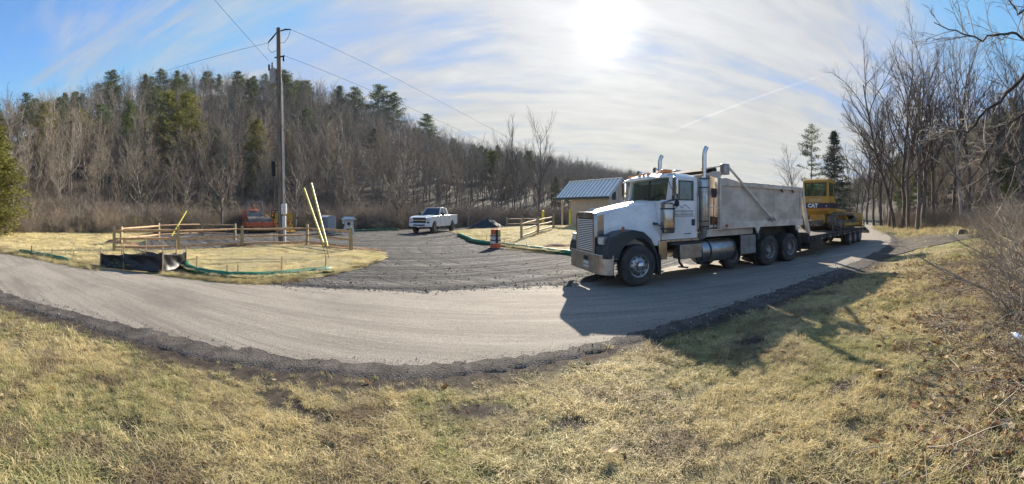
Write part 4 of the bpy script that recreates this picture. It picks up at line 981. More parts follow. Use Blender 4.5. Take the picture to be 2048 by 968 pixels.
# sides: air cleaners, mirrors, stacks, tanks, steps
for s in (1, -1):
    m = MB().lathe([(.001, 2.14), (.12, 2.14), (.185, 2.10), (.188, 1.99), (.19, 1.975), (.192, 1.97), (.192, 1.36), (.18, 1.335), (.001, 1.335)], 'z', (-.86, 1.25 * s, 0), 32)
    m.build('air_cleaner', M_steel, TRUCK)
    m = MB()
    for z in (1.45, 1.98): m.lathe([(.198, z - .02), (.202, z), (.198, z + .02)], 'z', (-.86, 1.25 * s, 0), 32)
    m.box(-.93, -.80, 1.02 * s, 1.10 * s, 1.5, 1.9); m.bar((-.50, 1.08 * s, 1.62), (-.78, 1.22 * s, 1.46), .05, .03); m.build('air_cleaner_bracket', M_black, TRUCK)
    m = MB().box(-1.07, -.99, 1.27 * s, 1.46 * s, 2.36, 2.84); mi = m.build('mirror', M_chrome, TRUCK, bevel=.02)
    m = MB().tube([(-1.0, 1.04 * s, 2.90), (-1.0, 1.38 * s, 2.92), (-1.0, 1.40 * s, 2.84)], .012, 6).tube([(-.98, 1.04 * s, 2.18), (-1.0, 1.32 * s, 2.24), (-1.0, 1.37 * s, 2.36)], .012, 6).tube([(-1.0, 1.05 * s, 2.8), (-1.03, 1.27 * s, 2.45)], .010, 6).tube([(-.80, 1.0 * s, 2.14), (-1.1, 1.33 * s, 2.22)], .012, 6)
    m.build('mirror_bracket', M_black, mi)
    MB().lathe([(.001, -.03), (.09, -.02), (.10, 0), (.001, .01)], 'x', (-1.10, 1.33 * s, 2.13), 20).build('round_mirror', M_black, mi)
    e = bpy.data.objects.new('exhaust_stack', None); COL.objects.link(e); e.parent = TRUCK; e.location = (-2.30, 1.12 * s, 0)
    MB().tube([(0, 0, 2.84), (0, 0, 3.50), (-.005, 0, 3.62), (-.035, 0, 3.72), (-.085, 0, 3.80)], [.066, .066, .066, .068, .07], 20, cap=False).tube([(0, 0, 2.84), (0, 0, 3.50), (-.005, 0, 3.62), (-.035, 0, 3.72), (-.085, 0, 3.80)], [.058, .058, .058, .06, .062], 20, cap=False).build('stack_pipe', M_chrome, e)
    MB().lathe([(.08, 2.88), (.10, 2.88), (.13, 2.84), (.145, 2.80), (.145, 1.48), (.12, 1.42), (.08, 1.40)], 'z', n=28).build('muffler_guard', M_dullal, e)
    for z in (2.87, 2.60, 1.62, 1.47): MB().lathe([(.148, z - .015), (.152, z), (.148, z + .015)], 'z', n=28).build('guard_band', M_frame, e)
    MB().box(.02, .06, .135 * s, .153 * s, 1.75, 2.42).build('guard_slot', M_chrome, e, bevel=.006)
    MB().tube([(0, 0, 1.42), (0, 0, 1.28), (.0, -.06 * s, 1.17), (0, -.25 * s, 1.10), (0, -.6 * s, 1.08)], .085, 14).build('exhaust_elbow', M_rimg, e)
    t = MB().lathe([(.001, -3.66), (.24, -3.66), (.32, -3.63), (.345, -3.58), (.345, -2.24), (.32, -2.19), (.24, -2.16), (.001, -2.16)], 'x', (0, .86 * s, .71), 36).build('fuel_tank', M_dullal, TRUCK)
    for u in (2.50, 3.56): MB().lathe([(.349, -u - .035), (.355, -u - .035), (.355, -u + .035), (.349, -u + .035)], 'x', (0, .86 * s, .71), 36).build('tank_strap', M_frame, t)
    MB().lathe([(.05, 1.04), (.05, 1.08), (.001, 1.08)], 'z', (-2.8, .86 * s, 0), 14).build('fuel_cap', M_frame, t)
    b = MB().box(-2.14, -1.34, .84 * s, 1.19 * s, .58, .98).build('tool_box', M_dullal, TRUCK, bevel=.012)
    MB().box(-2.14, -1.05, .70 * s, 1.18 * s, .985, 1.04).build('deck_step', M_frame, b); m = MB().bar((-1.32, 1.12 * s, .98), (-1.36, 1.12 * s, .50), .05).bar((-1.36, 1.12 * s, .50), (-1.50, 1.12 * s, .34), .05).bar((-1.42, 1.0 * s, .35), (-1.62, 1.2 * s, .33), .10, .03).bar((-1.98, 1.12 * s, .58), (-2.2, 1.12 * s, .36), .06).bar((-2.10, 1.0 * s, .38), (-2.35, 1.2 * s, .34), .10, .03); m.build('step_bracket', M_frame, b)
    MB().box(-.99, -.71, .84 * s, 1.06 * s, .60, 1.115).build('side_step_panel', M_steel, TRUCK, bevel=.01)
    MB().box(-2.12, -.98, .95 * s, 1.07 * s, 1.07, 1.125).build('sill_trim', M_dullal, TRUCK)
    for u in (1.1, 1.45, 1.85): MB().box(-u - .03, -u + .03, 1.07 * s, 1.085 * s, 1.085, 1.11).build('sill_light', M_red, TRUCK)
    MB().box(-4.66, -3.90, 1.10 * s, 1.14 * s, .50, 1.12).box(-4.66, -4.62, .75 * s, 1.14 * s, .50, 1.12).build('side_panel', M_rimg, TRUCK, bevel=.01)
    rf = [(4.66, .93), (4.74, 1.46), (5.0, 1.53), (6.9, 1.50), (7.14, 1.28), (7.3, .90), (7.22, .88), (7.03, 1.22), (6.84, 1.36), (5.05, 1.38), (4.86, 1.30), (4.76, .93)]
    MB().prism([(-u, z) for u, z in rf], .62 * s, 1.2 * s).build('rear_fender', M_black, TRUCK, bevel=.012)
    MB().box(-7.40, -7.37, .56 * s, 1.2 * s, .30, 1.05).build('mud_flap', M_rubber, TRUCK)
for s in (1, -1):
    MB().box(-.795, -.785, 1.041 * s, 1.056 * s, 1.15, 2.17).build('hood_seam', M_ink, TRUCK)
    for z in (1.45, 1.95): MB().box(-1.075, -1.02, 1.05 * s, 1.068 * s, z, z + .09).build('door_hinge', M_dullal, TRUCK, bevel=.004)
    MB().box(-.73, -.60, .92 * s, .985 * s, 1.55, 1.60).build('hood_latch', M_ink, TRUCK, bevel=.006)
    MB().box(-2.0, -1.9, 1.055 * s, 1.08 * s, 1.9, 2.5).build('grab_handle', M_chrome, TRUCK, bevel=.01) if s < 0 else MB().tube([(-2.06, 1.06, 1.35), (-2.06, 1.12, 1.40), (-2.06, 1.12, 2.35), (-2.06, 1.06, 2.40)], .013, 8).build('grab_handle', M_chrome, TRUCK)
# dump body
BED = bpy.data.objects.new('dump_body', None); COL.objects.link(BED); BED.parent = TRUCK
m = MB()
for s in (1, -1):
    y0, y1 = sorted((1.15 * s, 1.19 * s)); m.box(-7.46, -2.86, y0, y1, 1.56, 2.72)
m.box(-7.46, -2.5, -1.1, 1.1, 1.42, 1.50); m.box(-2.54, -2.48, -1.12, 1.12, 1.40, 3.02)
for s in (1, -1):
    y0, y1 = sorted((.96 * s, 1.0 * s)); m.box(-2.86, -2.54, y0, y1, 1.40, 2.95)
m.build('body_wall', M_bedp, BED, bevel=.008)
for s in (1, -1):
    m = MB()
    secs = []
    rg_ = random.Random(4)
    for i in range(47):
        u = 2.84 + i * .10; lift = .09 * math.exp(-((u - 3.1) / .35) ** 2); w = rg_.uniform(-.008, .008)
        secs.append([(-u, 1.14 * s, 2.70 + w * .4), (-u, (1.245 + w) * s, 2.69 + w), (-u, (1.25 + w) * s, 2.84 + w + lift), (-u, 1.13 * s, 2.86 + w + lift)])
    m.loft(secs).build('top_rail', M_bedr, BED, bevel=.01)
    low = [(2.84, 1.36), (2.84, 1.58), (7.48, 1.60), (7.48, 1.34), (7.18, 1.36), (7.06, 1.14), (6.94, 1.36), (4.78, 1.37), (4.66, 1.15), (4.54, 1.37)]
    MB().prism([(-u, z) for u, z in low], 1.155 * s, 1.235 * s).build('bottom_rail', M_bedr, BED, bevel=.008)
    MB().box(-2.90, -2.82, 1.14 * s, 1.255 * s, 1.33, 2.92).build('front_post', M_bedr, BED, bevel=.01)
    MB().bar((-7.46, 1.19 * s, 2.86), (-7.66, 1.19 * s, 1.9), .12, .14, up=(0, 1, 0)).bar((-7.66, 1.19 * s, 1.9), (-7.98, 1.19 * s, .98), .12, .14, up=(0, 1, 0)).build('tailgate_post', M_bedr, BED, bevel=.01)
    MB().box(-7.40, -7.30, 1.19 * s, 1.23 * s, 1.6, 2.7).build('side_rib', M_bedp, BED, bevel=.008)
    MB().box(-4.6, -2.3, .90 * s, 1.06 * s, 1.14, 1.36).build('sill_beam', M_bedp, BED, bevel=.01)
    for z in (1.62, 1.98): MB().box(-7.28, -2.95, 1.19 * s, 1.197 * s, z, z + .012).build('weld_seam', M_bedr, BED)
    for u in (4.05, 5.6): MB().box(-u - .02, -u + .02, 1.19 * s, 1.20 * s, 1.62, 2.68).build('panel_seam', M_bedp, BED)
    for u, z in ((5.95, 2.66), (6.65, 2.67)): MB().bar((-u, 1.26 * s, z + .04), (-u - .10, 1.27 * s, z - .06), .05).build('tarp_hook', M_rust, BED)
    MB().lathe([(.001, .02), (.05, .02), (.05, 0), (.001, 0)], 'y', (-3.12, 1.236 * s, 1.46), 16).build('body_light', M_red, BED)
    ta = MB().bar((-3.14, 1.30 * s, 3.26), (-5.36, 1.29 * s, 1.66), .075, .04, up=(0, 1, 0)).build('tarp_arm', M_bedr, BED, bevel=.008)
    MB().lathe([(.001, .05), (.09, .05), (.09, 0), (.001, 0)], 'y', (-5.42, 1.235 * s, 1.63), 16).box(-5.62, -5.2, 1.237 * s, 1.27 * s, 1.56, 1.64).build('arm_pivot', M_rimg, ta)
    MB().box(-3.20, -2.98, 1.08 * s, 1.30 * s, 3.03, 3.36).build('tarp_motor', M_dullal, BED, bevel=.02)
    MB().hexa([(-2.9, 1.16 * s, 2.9), (-2.30, 1.16 * s, 2.98), (-2.30, 1.14 * s, 2.98), (-2.9, 1.14 * s, 2.9)], [(-3.1, 1.16 * s, 3.14), (-2.6, 1.16 * s, 3.10), (-2.6, 1.14 * s, 3.10), (-3.1, 1.14 * s, 3.14)]).build('wind_deflector', M_bedr, BED)
    MB().bar((-2.2, 1.10 * s, 3.14), (-3.05, 1.15 * s, 3.30), .035).build('deflector_rod', M_bedr, BED)
    for z, w_ in ((2.02, .0), (1.36, .05)): MB().bar((-2.56 - w_, 1.0 * s, z), (-2.84, 1.22 * s, z), .03).build('shovel_bracket', M_dullal, BED)
m = MB().tube([(-2.75, -1.1, 3.16), (-2.75, 1.1, 3.16)], .085, 14).loft([[(-2.75, y, 3.24), (-2.5, y, 3.19 + .02 * sin(y * 5)), (-2.28, y, 3.10), (-2.28, y, 3.09), (-2.5, y, 3.175 + .02 * sin(y * 5)), (-2.75, y, 3.225)] for y in np.linspace(-1.08, 1.08, 9)])
m.build('rolled_tarp', M_mesh, BED)
MB().hexa([(-7.52, -1.12, 1.42), (-7.46, -1.12, 1.42), (-7.46, 1.12, 1.42), (-7.52, 1.12, 1.42)], [(-7.42, -1.12, 2.7), (-7.36, -1.12, 2.7), (-7.36, 1.12, 2.7), (-7.42, 1.12, 2.7)]).build('tailgate', M_bedp, BED)
MB().box(-7.9, -7.7, -.5, .5, .62, .80).tube([(-7.7, 0, .66), (-8.15, 0, .66)], .05, 8).box(-8.0, -7.5, -.3, .3, .55, .95).build('hitch', M_frame, TRUCK)
# hidden box added in the bed to stop light passing under
MB().box(-7.3, -2.6, -1.12, 1.12, 1.5, 1.75).build('bed_light_block', M_rust, BED)
# shovel hanging on the body
sh = MB().tube([(-2.70, 1.10, 1.40), (-2.71, 1.11, 2.34)], .018, 8); sh_o = empty('shovel', (0, 0, 0), 0, 'dark bladed shovel hanging blade up in its bracket behind the cab', 'shovel')
sh_o.matrix_world = TRUCK.matrix_basis.copy()
sh.build('handle', mat('worn ash handle', (0.16, 0.12, 0.08), 0.7, var=0.2), sh_o)
MB().loft([[(-2.60, 1.10, 2.60), (-2.82, 1.10, 2.60), (-2.82, 1.12, 2.60), (-2.60, 1.12, 2.60)], [(-2.585, 1.11, 2.46), (-2.835, 1.11, 2.46), (-2.835, 1.13, 2.46), (-2.585, 1.13, 2.46)], [(-2.62, 1.10, 2.32), (-2.80, 1.10, 2.32), (-2.80, 1.12, 2.32), (-2.62, 1.12, 2.32)]]).build('blade', M_frame, sh_o)

# ================================================================== trailer (x toward its tail)
TRL = empty('flatbed_trailer', (15.87, 13.82, 0.055), radians(21), 'black three axle flatbed trailer hitched behind the dump truck carrying the bulldozer', 'trailer')
m = MB()
for s in (1, -1):
    m.box(-5.6, 3.2, 1.14 * s, 1.22 * s, .66, .88); m.box(-5.6, 3.2, .40 * s, .5 * s, .52, .80)
for x in np.arange(-5.4, 3.2, .6): m.box(x, x + .07, -1.14, 1.14, .64, .72)
m.hexa([(3.2, -1.22, .66), (4.2, -1.22, .42), (4.2, 1.22, .42), (3.2, 1.22, .66)], [(3.2, -1.22, .88), (4.2, -1.22, .58), (4.2, 1.22, .58), (3.2, 1.22, .88)])
m.hexa([(-7.6, -.10, .60), (-5.6, -.60, .55), (-5.6, .60, .55), (-7.6, .10, .60)], [(-7.6, -.10, .74), (-5.6, -.60, .80), (-5.6, .60, .80), (-7.6, .10, .74)])
m.build('trailer_frame', M_frame, TRL, bevel=.008)
pk = MB().box(-.0, .0, 0, 0, 0, 0)
plm = MB().box(-5.58, 3.18, -.068, .068, 0, .045).mesh('deck_plank', mat('weathered deck plank', (0.10, 0.085, 0.07), 0.85, col2=(0.05, 0.043, 0.037), vscale=8, stretch=(.2, 1, 1)), 30)
for i in range(16): link('deck_plank', plm, None, TRL, (0, -1.06 + i * .1413, .835))
for x in (.2, 1.2, 2.2):
    for s in (1, -1):
        wheel(TRL, x, 1.14 * s, .40, .21, s, 'steel', False); wheel(TRL, x, .88 * s, .40, .21, s, 'steel', False)
for x in (.2, 1.2, 2.2): MB().tube([(x, -.9, .40), (x, .9, .40)], .06, 8).build('axle', M_frame, TRL)
for x in np.arange(-5.3, 3.1, .75):
    for s in (1, -1): MB().box(x, x + .06, 1.22 * s, 1.27 * s, .68, .86).build('stake_pocket', M_frame, TRL)
for x in (-4.6, -3.5, -2.4, -1.3, -.4, .5, 1.4, 2.3):
    MB().box(x, x + .12, -1.275, -1.271, .69, .73).build('reflector', M_plate, TRL)
MB().box(-5.5, -4.0, -1.12, -.55, .30, .66).build('side_box', M_frame, TRL, bevel=.02); MB().box(-5.75, -5.6, -1.15, 1.15, .58, 1.02).build('front_bulkhead', M_frame, TRL, bevel=.02)
MB().tube([(-6.4, -.35, .10), (-6.4, -.35, 1.15)], .05, 10).box(-6.5, -6.3, -.45, -.25, .06, .12).build('landing_jack', M_frame, TRL)
MB().box(-5.77, -5.75, .2, .5, .70, .76).build('bulkhead_reflector', M_plate, TRL); MB().box(-5.77, -5.75, -.3, .1, .70, .76).build('bulkhead_reflector', M_red, TRL)
for y in (-.95, .45):
    m = MB(); m.box(3.9, 4.0, y, y + .06, .5, 1.32); m.box(3.9, 4.0, y + .5, y + .56, .5, 1.32); m.box(3.9, 4.0, y, y + .56, 1.25, 1.32)
    for z in (.7, .88, 1.06): m.box(3.91, 3.97, y, y + .56, z, z + .05)
    m.build('loading_ramp', M_frame, TRL)
for xx, yy in ((-2.4, -1.05), (-2.4, 1.05), (2.6, -1.05), (2.6, 1.05)):
    MB().tube([(xx, yy, .90), (xx + (.5 if xx < 0 else -.5), yy * .75, 1.25)], .022, 5).build('tie_down_chain', M_track, TRL)
m = MB().tube([(-7.5, .05, .8), (-6.6, .1, .62), (-5.7, .1, .75)], .02, 6).tube([(-5.2, -1.3, .06), (-4.3, -1.3, .06)], .012, 4); m.build('air_hose', M_ink, TRL)

# ================================================================== bulldozer on the trailer, its back to the truck
DZ = empty('bulldozer', (15.87, 13.82, 0.055 + .882), radians(21), 'yellow tracked bulldozer with enclosed cab chained on the trailer', 'bulldozer')
def T3(z): return z - .937
m = MB()
m.loft([[(-2.2, y * .86, T3(2.66)), (-2.24, y, T3(2.40)), (-2.22, y, T3(1.98)), (-2.02, y * .80, T3(1.78)), (-1.25, y * .80, T3(1.78)), (-1.12, y, T3(1.98)), (-1.15, y, T3(2.40)), (-1.25, y * .86, T3(2.66))] for y in (-.78, .78)])
m.box(-2.0, -1.15, -.42, .42, T3(1.30), T3(1.80)); m.build('fuel_tank_body', M_yel, DZ, bevel=.04)
m = MB()
for (xa, ya) in ((-2.16, -.66), (-2.16, .66), (-1.22, -.60), (-1.22, .60)): m.bar((xa, ya, T3(2.64)), (xa + (.02 if xa < -2 else .0), ya * .97, T3(3.42)), .12, .10)
m.loft([[(-2.22, y, T3(3.40)), (-2.22, y, T3(3.52)), (-2.1, y * .95, T3(3.60)), (-1.2, y * .95, T3(3.60)), (-1.08, y, T3(3.50)), (-1.10, y, T3(3.40))] for y in (-.70, .70)])
m.box(-2.2, -1.16, -.66, .66, T3(2.62), T3(2.72)); m.build('cab_frame', M_yel, DZ, bevel=.02)
MB().box(-2.19, -2.18, -.56, .56, T3(2.74), T3(3.34)).build('rear_window', M_gy, DZ, smooth=0)
for y in (-.645, .645): MB().box(-2.06, -1.28, y - .004, y + .004, T3(2.74), T3(3.38)).build('side_window', M_gy, DZ, smooth=0)
MB().box(-1.17, -1.16, -.54, .54, T3(2.72), T3(3.38)).build('front_window', M_gy, DZ, smooth=0)
m = MB()
for y in (-.575, .575): m.box(-2.20, -2.185, y - .02, y + .02, T3(2.72), T3(3.37))
for z in (2.725, 3.355): m.box(-2.20, -2.185, -.59, .59, T3(z) - .018, T3(z) + .018)
m.build('window_seal', M_ink, DZ)
MB().box(-1.9, -1.5, -.22, .22, T3(2.3), T3(3.05)).build('operator_seat', M_seat, DZ, bevel=.04)
MB().box(-2.262, -2.246, -.80, .80, T3(2.10), T3(2.36)).build('stripe', mat('dark blue stripe', (0.012, 0.014, 0.04), 0.4), DZ)
for y in (-.79, .79): MB().box(-2.22, -1.13, y - .006, y + .006, T3(2.10), T3(2.36)).build('side_stripe', mat('dark blue stripe side', (0.012, 0.014, 0.04), 0.4), DZ)
MB().box(-2.264, -2.24, -.80, .80, T3(2.075), T3(2.10)).build('red_stripe', M_red, DZ)
text('stripe_text', 'CAT', .27, mat('white lettering', (.75, .75, .73), .5), DZ, (-2.268, .12, T3(2.135)), (pi / 2, 0, -pi / 2), .001, .014, 1.05)
text('model_text', '6', .12, mat('white small lettering', (.6, .6, .6), .5), DZ, (-2.268, -.62, T3(2.17)), (pi / 2, 0, -pi / 2), .001, .004)
MB().box(-2.232, -2.218, -.32, .34, T3(2.45), T3(2.56)).build('warning_plate', mat('faded plate', (.42, .33, .18), .6, var=.2, vscale=30), DZ)
m = MB().loft([[(-1.1, -.46, T3(1.3)), (-1.1, .46, T3(1.3)), (-1.1, .46, T3(2.02)), (-1.1, .36, T3(2.12)), (-1.1, -.36, T3(2.12)), (-1.1, -.46, T3(2.02))], [(1.7, -.42, T3(1.3)), (1.7, .42, T3(1.3)), (1.7, .42, T3(1.92)), (1.7, .34, T3(2.0)), (1.7, -.34, T3(2.0)), (1.7, -.42, T3(1.92))]])
m.build('engine_hood', M_yel, DZ, bevel=.02)
MB().tube([(.4, .1, T3(2.1)), (.4, .1, T3(2.75))], .05, 10).build('exhaust_pipe', M_rimg, DZ)
for s in (1, -1):
    ol = [(-1.75, .12), (-1.98, .40), (-1.86, .74), (-1.5, .92), (1.3, .84), (1.85, .52), (1.75, .18), (1.5, .03), (-1.5, .03)]
    il = [(x * .93, .37 + (z - .37) * .80) for x, z in ol]
    tr = bpy.data.objects.new('track', None); COL.objects.link(tr); tr.parent = DZ
    n_ = len(ol); y0, y1 = .55 * s, .98 * s
    v = [(x, y, z) for y in (y0, y1) for (x, z) in ol + il]; f = []
    for i in range(n_):
        j = (i + 1) % n_; f += [(i, j, j + 2 * n_, i + 2 * n_), (i + n_, j + n_, j + 3 * n_, i + 3 * n_), (i, j, j + n_, i + n_), (i + 2 * n_, j + 2 * n_, j + 3 * n_, i + 3 * n_)]
    MB().add(v, f).build('track_belt', M_track, tr)
    sm = MB()
    L = [Vector((a_[0], 0, a_[1])) for a_ in ol] + [Vector((ol[0][0], 0, ol[0][1]))]
    for i in range(n_):
        a_, b_ = L[i], L[i + 1]; k = max(1, int((b_ - a_).length / .16)); dd = (b_ - a_).normalized(); nn = Vector((dd.z, 0, -dd.x))
        c_ = Vector((0, 0, .37))
        for q_ in range(k):
            p_ = a_.lerp(b_, (q_ + .5) / k); o_ = nn if nn.dot(p_ - c_) > 0 else -nn
            sm.bar(p_ + Vector((0, y0, 0)) + o_ * .01, p_ + Vector((0, y1, 0)) + o_ * .01, .03, .07, up=tuple(dd))
    tag(sm.build('grousers', M_track, tr, smooth=0), kind='stuff')
    for x, r_ in ((-1.45, .25), (1.45, .24)): MB().lathe([(.001, .04), (r_, .04), (r_ + .01, 0), (r_, -.2), (.001, -.2)], 'y', (x, .93 * s, .37), 20).build('sprocket', M_track, tr)
    for x in np.arange(-.95, 1.0, .38): MB().lathe([(.001, .02), (.10, .02), (.10, -.2), (.001, -.2)], 'y', (x, .9 * s, .15), 12).build('roller', M_track, tr)
    MB().box(-1.2, 1.2, .62 * s, .93 * s, .27, .50).build('track_frame', M_track, tr)
    MB().bar((-.8, 1.05 * s, .30), (1.95, 1.12 * s, .25), .12, .14).build('push_arm', M_yel, DZ, bevel=.01)
m = MB(); secs = []
for i, z in enumerate(np.linspace(.04, .92, 8)):
    xo = 2.15 - .14 * sin(pi * i / 7); secs.append([(xo, -1.32, z), (xo + .05, -1.32, z), (xo + .05, 1.32, z), (xo, 1.32, z)])
m.loft(secs); m.box(1.95, 2.1, -.7, .7, .2, .7); m.build('blade', M_yel, DZ, bevel=.01)
m = MB().bar((1.7, .3, .9), (2.1, .3, .5), .09).bar((1.7, -.3, .9), (2.1, -.3, .5), .09); m.build('hydraulic_ram', M_chrome, DZ)
MB().box(-2.6, -2.0, -.35, .35, .25, .55).build('drawbar', M_track, DZ, bevel=.02)
# ================================================================== things round the lot
M_post = mat('new treated pine post', (0.42, 0.33, 0.17), 0.75, col2=(0.28, 0.22, 0.11), vscale=5, stretch=(3, 3, .6), bump=0.003)
M_rail = mat('peeled pine rail', (0.58, 0.38, 0.21), 0.7, col2=(0.33, 0.19, 0.10), vscale=4, stretch=(.5, 3, 3), bump=0.003)
M_pole = mat('weathered utility pole', (0.24, 0.19, 0.14), 0.85, col2=(0.085, 0.07, 0.055), vscale=3, stretch=(3, 3, .25), bump=0.006, bscale=10)
M_galv = mat('galvanised grey', (0.34, 0.35, 0.36), 0.5, var=0.15, vscale=4)
M_wire = mat('dark wire', (0.03, 0.03, 0.033), 0.9, spec=0.1)
M_guard = mat('yellow plastic guard', (0.66, 0.52, 0.045), 0.45, var=0.1)
M_silt = mat('black silt fabric', (0.014, 0.015, 0.018), 0.48, var=0.2, vscale=4, bump=0.006, bscale=25)
M_sock = mat('green mesh sock', (0.012, 0.21, 0.09), 0.5, col2=(0.015, 0.10, 0.05), vscale=7, bump=0.02, bscale=22)
M_stake = mat('hardwood stake', (0.36, 0.26, 0.15), 0.8, var=0.25, vscale=8)
M_orange = mat('faded orange plastic', (0.72, 0.13, 0.03), 0.45, col2=(0.42, 0.09, 0.04), vscale=6, dust=0.2)
M_wband = mat('white reflective band', (0.62, 0.58, 0.52), 0.5, var=0.12, vscale=8)
M_lime = mat('lime tape', (0.42, 0.46, 0.06), 0.5)
M_tan = mat('tan painted wall panel', (0.52, 0.41, 0.30), 0.8, var=0.07, vscale=3)
M_tan2 = mat('tan gable board', (0.62, 0.54, 0.43), 0.75, var=0.08, vscale=3)
M_roof = mat('pale metal roof', (0.92, 0.88, 0.80), 0.55, metal=0.0, var=0.05, vscale=3)
M_seam = mat('grey roof seam', (0.28, 0.31, 0.31), 0.5)
M_roofd = mat('dark green fascia', (0.05, 0.075, 0.07), 0.5)
M_door = mat('dark blue green door', (0.03, 0.065, 0.085), 0.4)
M_kiosk = mat('whitewashed timber', (0.60, 0.61, 0.60), 0.7, var=0.15, vscale=8)
M_cab = mat('grey cabinet plastic', (0.20, 0.215, 0.235), 0.5, var=0.1)
M_tarpd = mat('dark teal tarpaulin over stone', (0.012, 0.022, 0.027), 0.8, col2=(0.022, 0.034, 0.038), vscale=2, bump=0.05, bscale=3)
M_wpick = mat('white truck body paint', (0.72, 0.73, 0.74), 0.22, coat=0.8, var=0.03)

def fence(pts, H, label, rails=(.32, .68, 1.04), seed=0, zoff=0.0, rr_=0.055):
    rg = random.Random(seed)
    f = empty('rail_fence', (pts[0][0], pts[0][1], hz(*pts[0])), 0, label, 'fence')
    o0 = Vector(f.location)
    pm = MB().loft([[(-.07, -.055, -.3), (.07, -.055, -.3), (.07, .055, -.3), (-.07, .055, -.3)], [(-.072, -.055, H * .5), (.068, -.055, H * .5), (.07, .055, H * .5), (-.07, .06, H * .5)], [(-.066, -.05, H - .05), (.066, -.05, H - .05), (.066, .05, H - .05), (-.066, .05, H - .05)], [(-.035, -.03, H), (.035, -.03, H), (.035, .03, H), (-.035, .03, H)]]).mesh('post', M_post, 30)
    P3 = [Vector((x, y, hz(x, y) + zoff)) for x, y in pts]
    for i, p in enumerate(P3):
        d = P3[min(i + 1, len(P3) - 1)] - P3[max(i - 1, 0)]
        o = link('post', pm, None, f, p - o0, (rg.uniform(-.015, .015), rg.uniform(-.015, .015), atan2(d.y, d.x))); o.scale = (1, 1, rg.uniform(.96, 1.04))
    for a, b in zip(P3[:-1], P3[1:]):
        L = (b - a).length; dr = (b - a).normalized()
        for z in rails:
            z1, z2 = z + rg.uniform(-.02, .02), z + rg.uniform(-.02, .02)
            a2 = a + dr * -.03 - o0; b2 = b + dr * .03 - o0
            m = MB(); n = 5; r0, r1 = rr_ * rg.uniform(.85, 1.15), rr_ * rg.uniform(.8, 1.1); pp = []
            for k in range(n + 1):
                t = k / n; q = a2.lerp(b2, t); q.z = a2.z + (b2.z - a2.z) * t + z1 * (1 - t) + z2 * t + .012 * sin(pi * t) * rg.choice((-1, 1)); pp.append(q)
            m.tube(pp, [r0 * .6] + [r0 + (r1 - r0) * k / n for k in range(1, n)] + [r1 * .6], 8)
            m.build('rail', M_rail, f)
    return f
fence([P(228, 508), P(357, 506), P(484, 499), P(614, 496), P(702, 508)], 1.25, 'new pine rail fence curving across the straw island in front of the utility pole', seed=1)
fence([(-17.4, 10.0), P(318, 483), P(405, 479), P(470, 481.5)], 1.15, 'new pine rail fence farther back, starting at the corner post by the black silt fabric', seed=2, rails=(.45, 1.0))
fence([P(1043, 487), (1.75, 24.9), (3.1, 27.6)], 1.35, 'rail fence climbing the straw bank toward the tan building', seed=3)
fence([(-.5, 37.0), (1.2, 38.5), (3.0, 39.5)], 1.2, 'low rail fence beyond the gravel beside the dark covered pile', seed=4, rails=(.5, 1.0))

# utility pole
def upole(x, y, lean, label, H=12.6, full=True):
    z0 = hz(x, y); o = empty('utility_pole', (x, y, z0), 0, label, 'utility pole'); o.rotation_euler = (lean[0], lean[1], 0)
    MB().tube([(0, 0, -.5), (0, 0, H * .5), (0, 0, H)], [.185, .155, .125], 16).build('pole', M_pole, o)
    return o
PB = P(563, 489); UP = upole(*PB, (0, radians(-1.0)), 'weathered wooden utility pole with transformer and conduit standing behind the front rail fence')
m = MB().lathe([(.001, 9.45), (.24, 9.45), (.26, 9.5), (.26, 10.22), (.28, 10.25), (.20, 10.33), (.001, 10.36)], 'z', (-.42, .05, 0), 20); tr = m.build('transformer', M_galv, UP)
MB().lathe([(.05, 10.33), (.085, 10.4), (.05, 10.45), (.085, 10.52), (.05, 10.58), (.07, 10.66), (.03, 10.72), (.001, 10.74)], 'z', (-.48, .0, 0), 12).tube([(-.42, .05, 9.44), (-.42, .05, 9.38)], .3, 12).build('bushing', M_galv, tr)
MB().lathe([(.001, 10.3), (.06, 10.3), (.06, 10.6), (.03, 10.68), (.001, 10.7)], 'z', (-.72, 0, 0), 10).tube([(-.72, 0, 10.4), (-.5, 0, 10.3)], .02, 6).build('lightning_arrester', M_wire, tr)
MB().box(-.2, 0, -.05, .10, 9.6, 9.7).box(-.2, 0, -.05, .10, 10.05, 10.15).build('mounting_bracket', M_wire, tr)
MB().tube([(.24, -.08, .2), (.235, -.08, 4.5), (.20, -.08, 9.6)], .032, 10).build('conduit', M_galv, UP); MB().tube([(.33, -.05, .2), (.31, -.05, 4.5), (.26, -.05, 9.4)], .02, 8).build('thin_conduit', M_galv, UP)
MB().box(.15, .47, -.22, -.06, 1.75, 2.35).box(.2, .42, -.2, -.08, 1.0, 1.65).build('meter_box', M_kiosk, UP, bevel=.02)
MB().box(.25, .40, -.18, -.10, 0, .95).build('conduit_cover', M_kiosk, UP)
MB().tube([(-.13, 0, 12.4), (-.45, -.02, 12.15), (-.75, -.04, 11.95)], [.03, .05, .03], 8).build('strain_insulator', M_wire, UP)
MB().tube([(.13, 0, 12.4), (.5, .0, 12.38), (.85, .0, 12.28)], [.03, .05, .03], 8).build('strain_insulator', M_wire, UP)
MB().tube([(.85, 0, 12.27), (.7, 0, 11.9), (.4, 0, 11.65), (.13, 0, 11.7)], .012, 5).build('jumper_wire', M_wire, UP)
MB().tube([(-.75, 0, 11.95), (-.78, 0, 11.6), (-.5, 0, 11.3), (-.13, 0, 11.35)], .012, 5).build('jumper_wire', M_wire, UP)
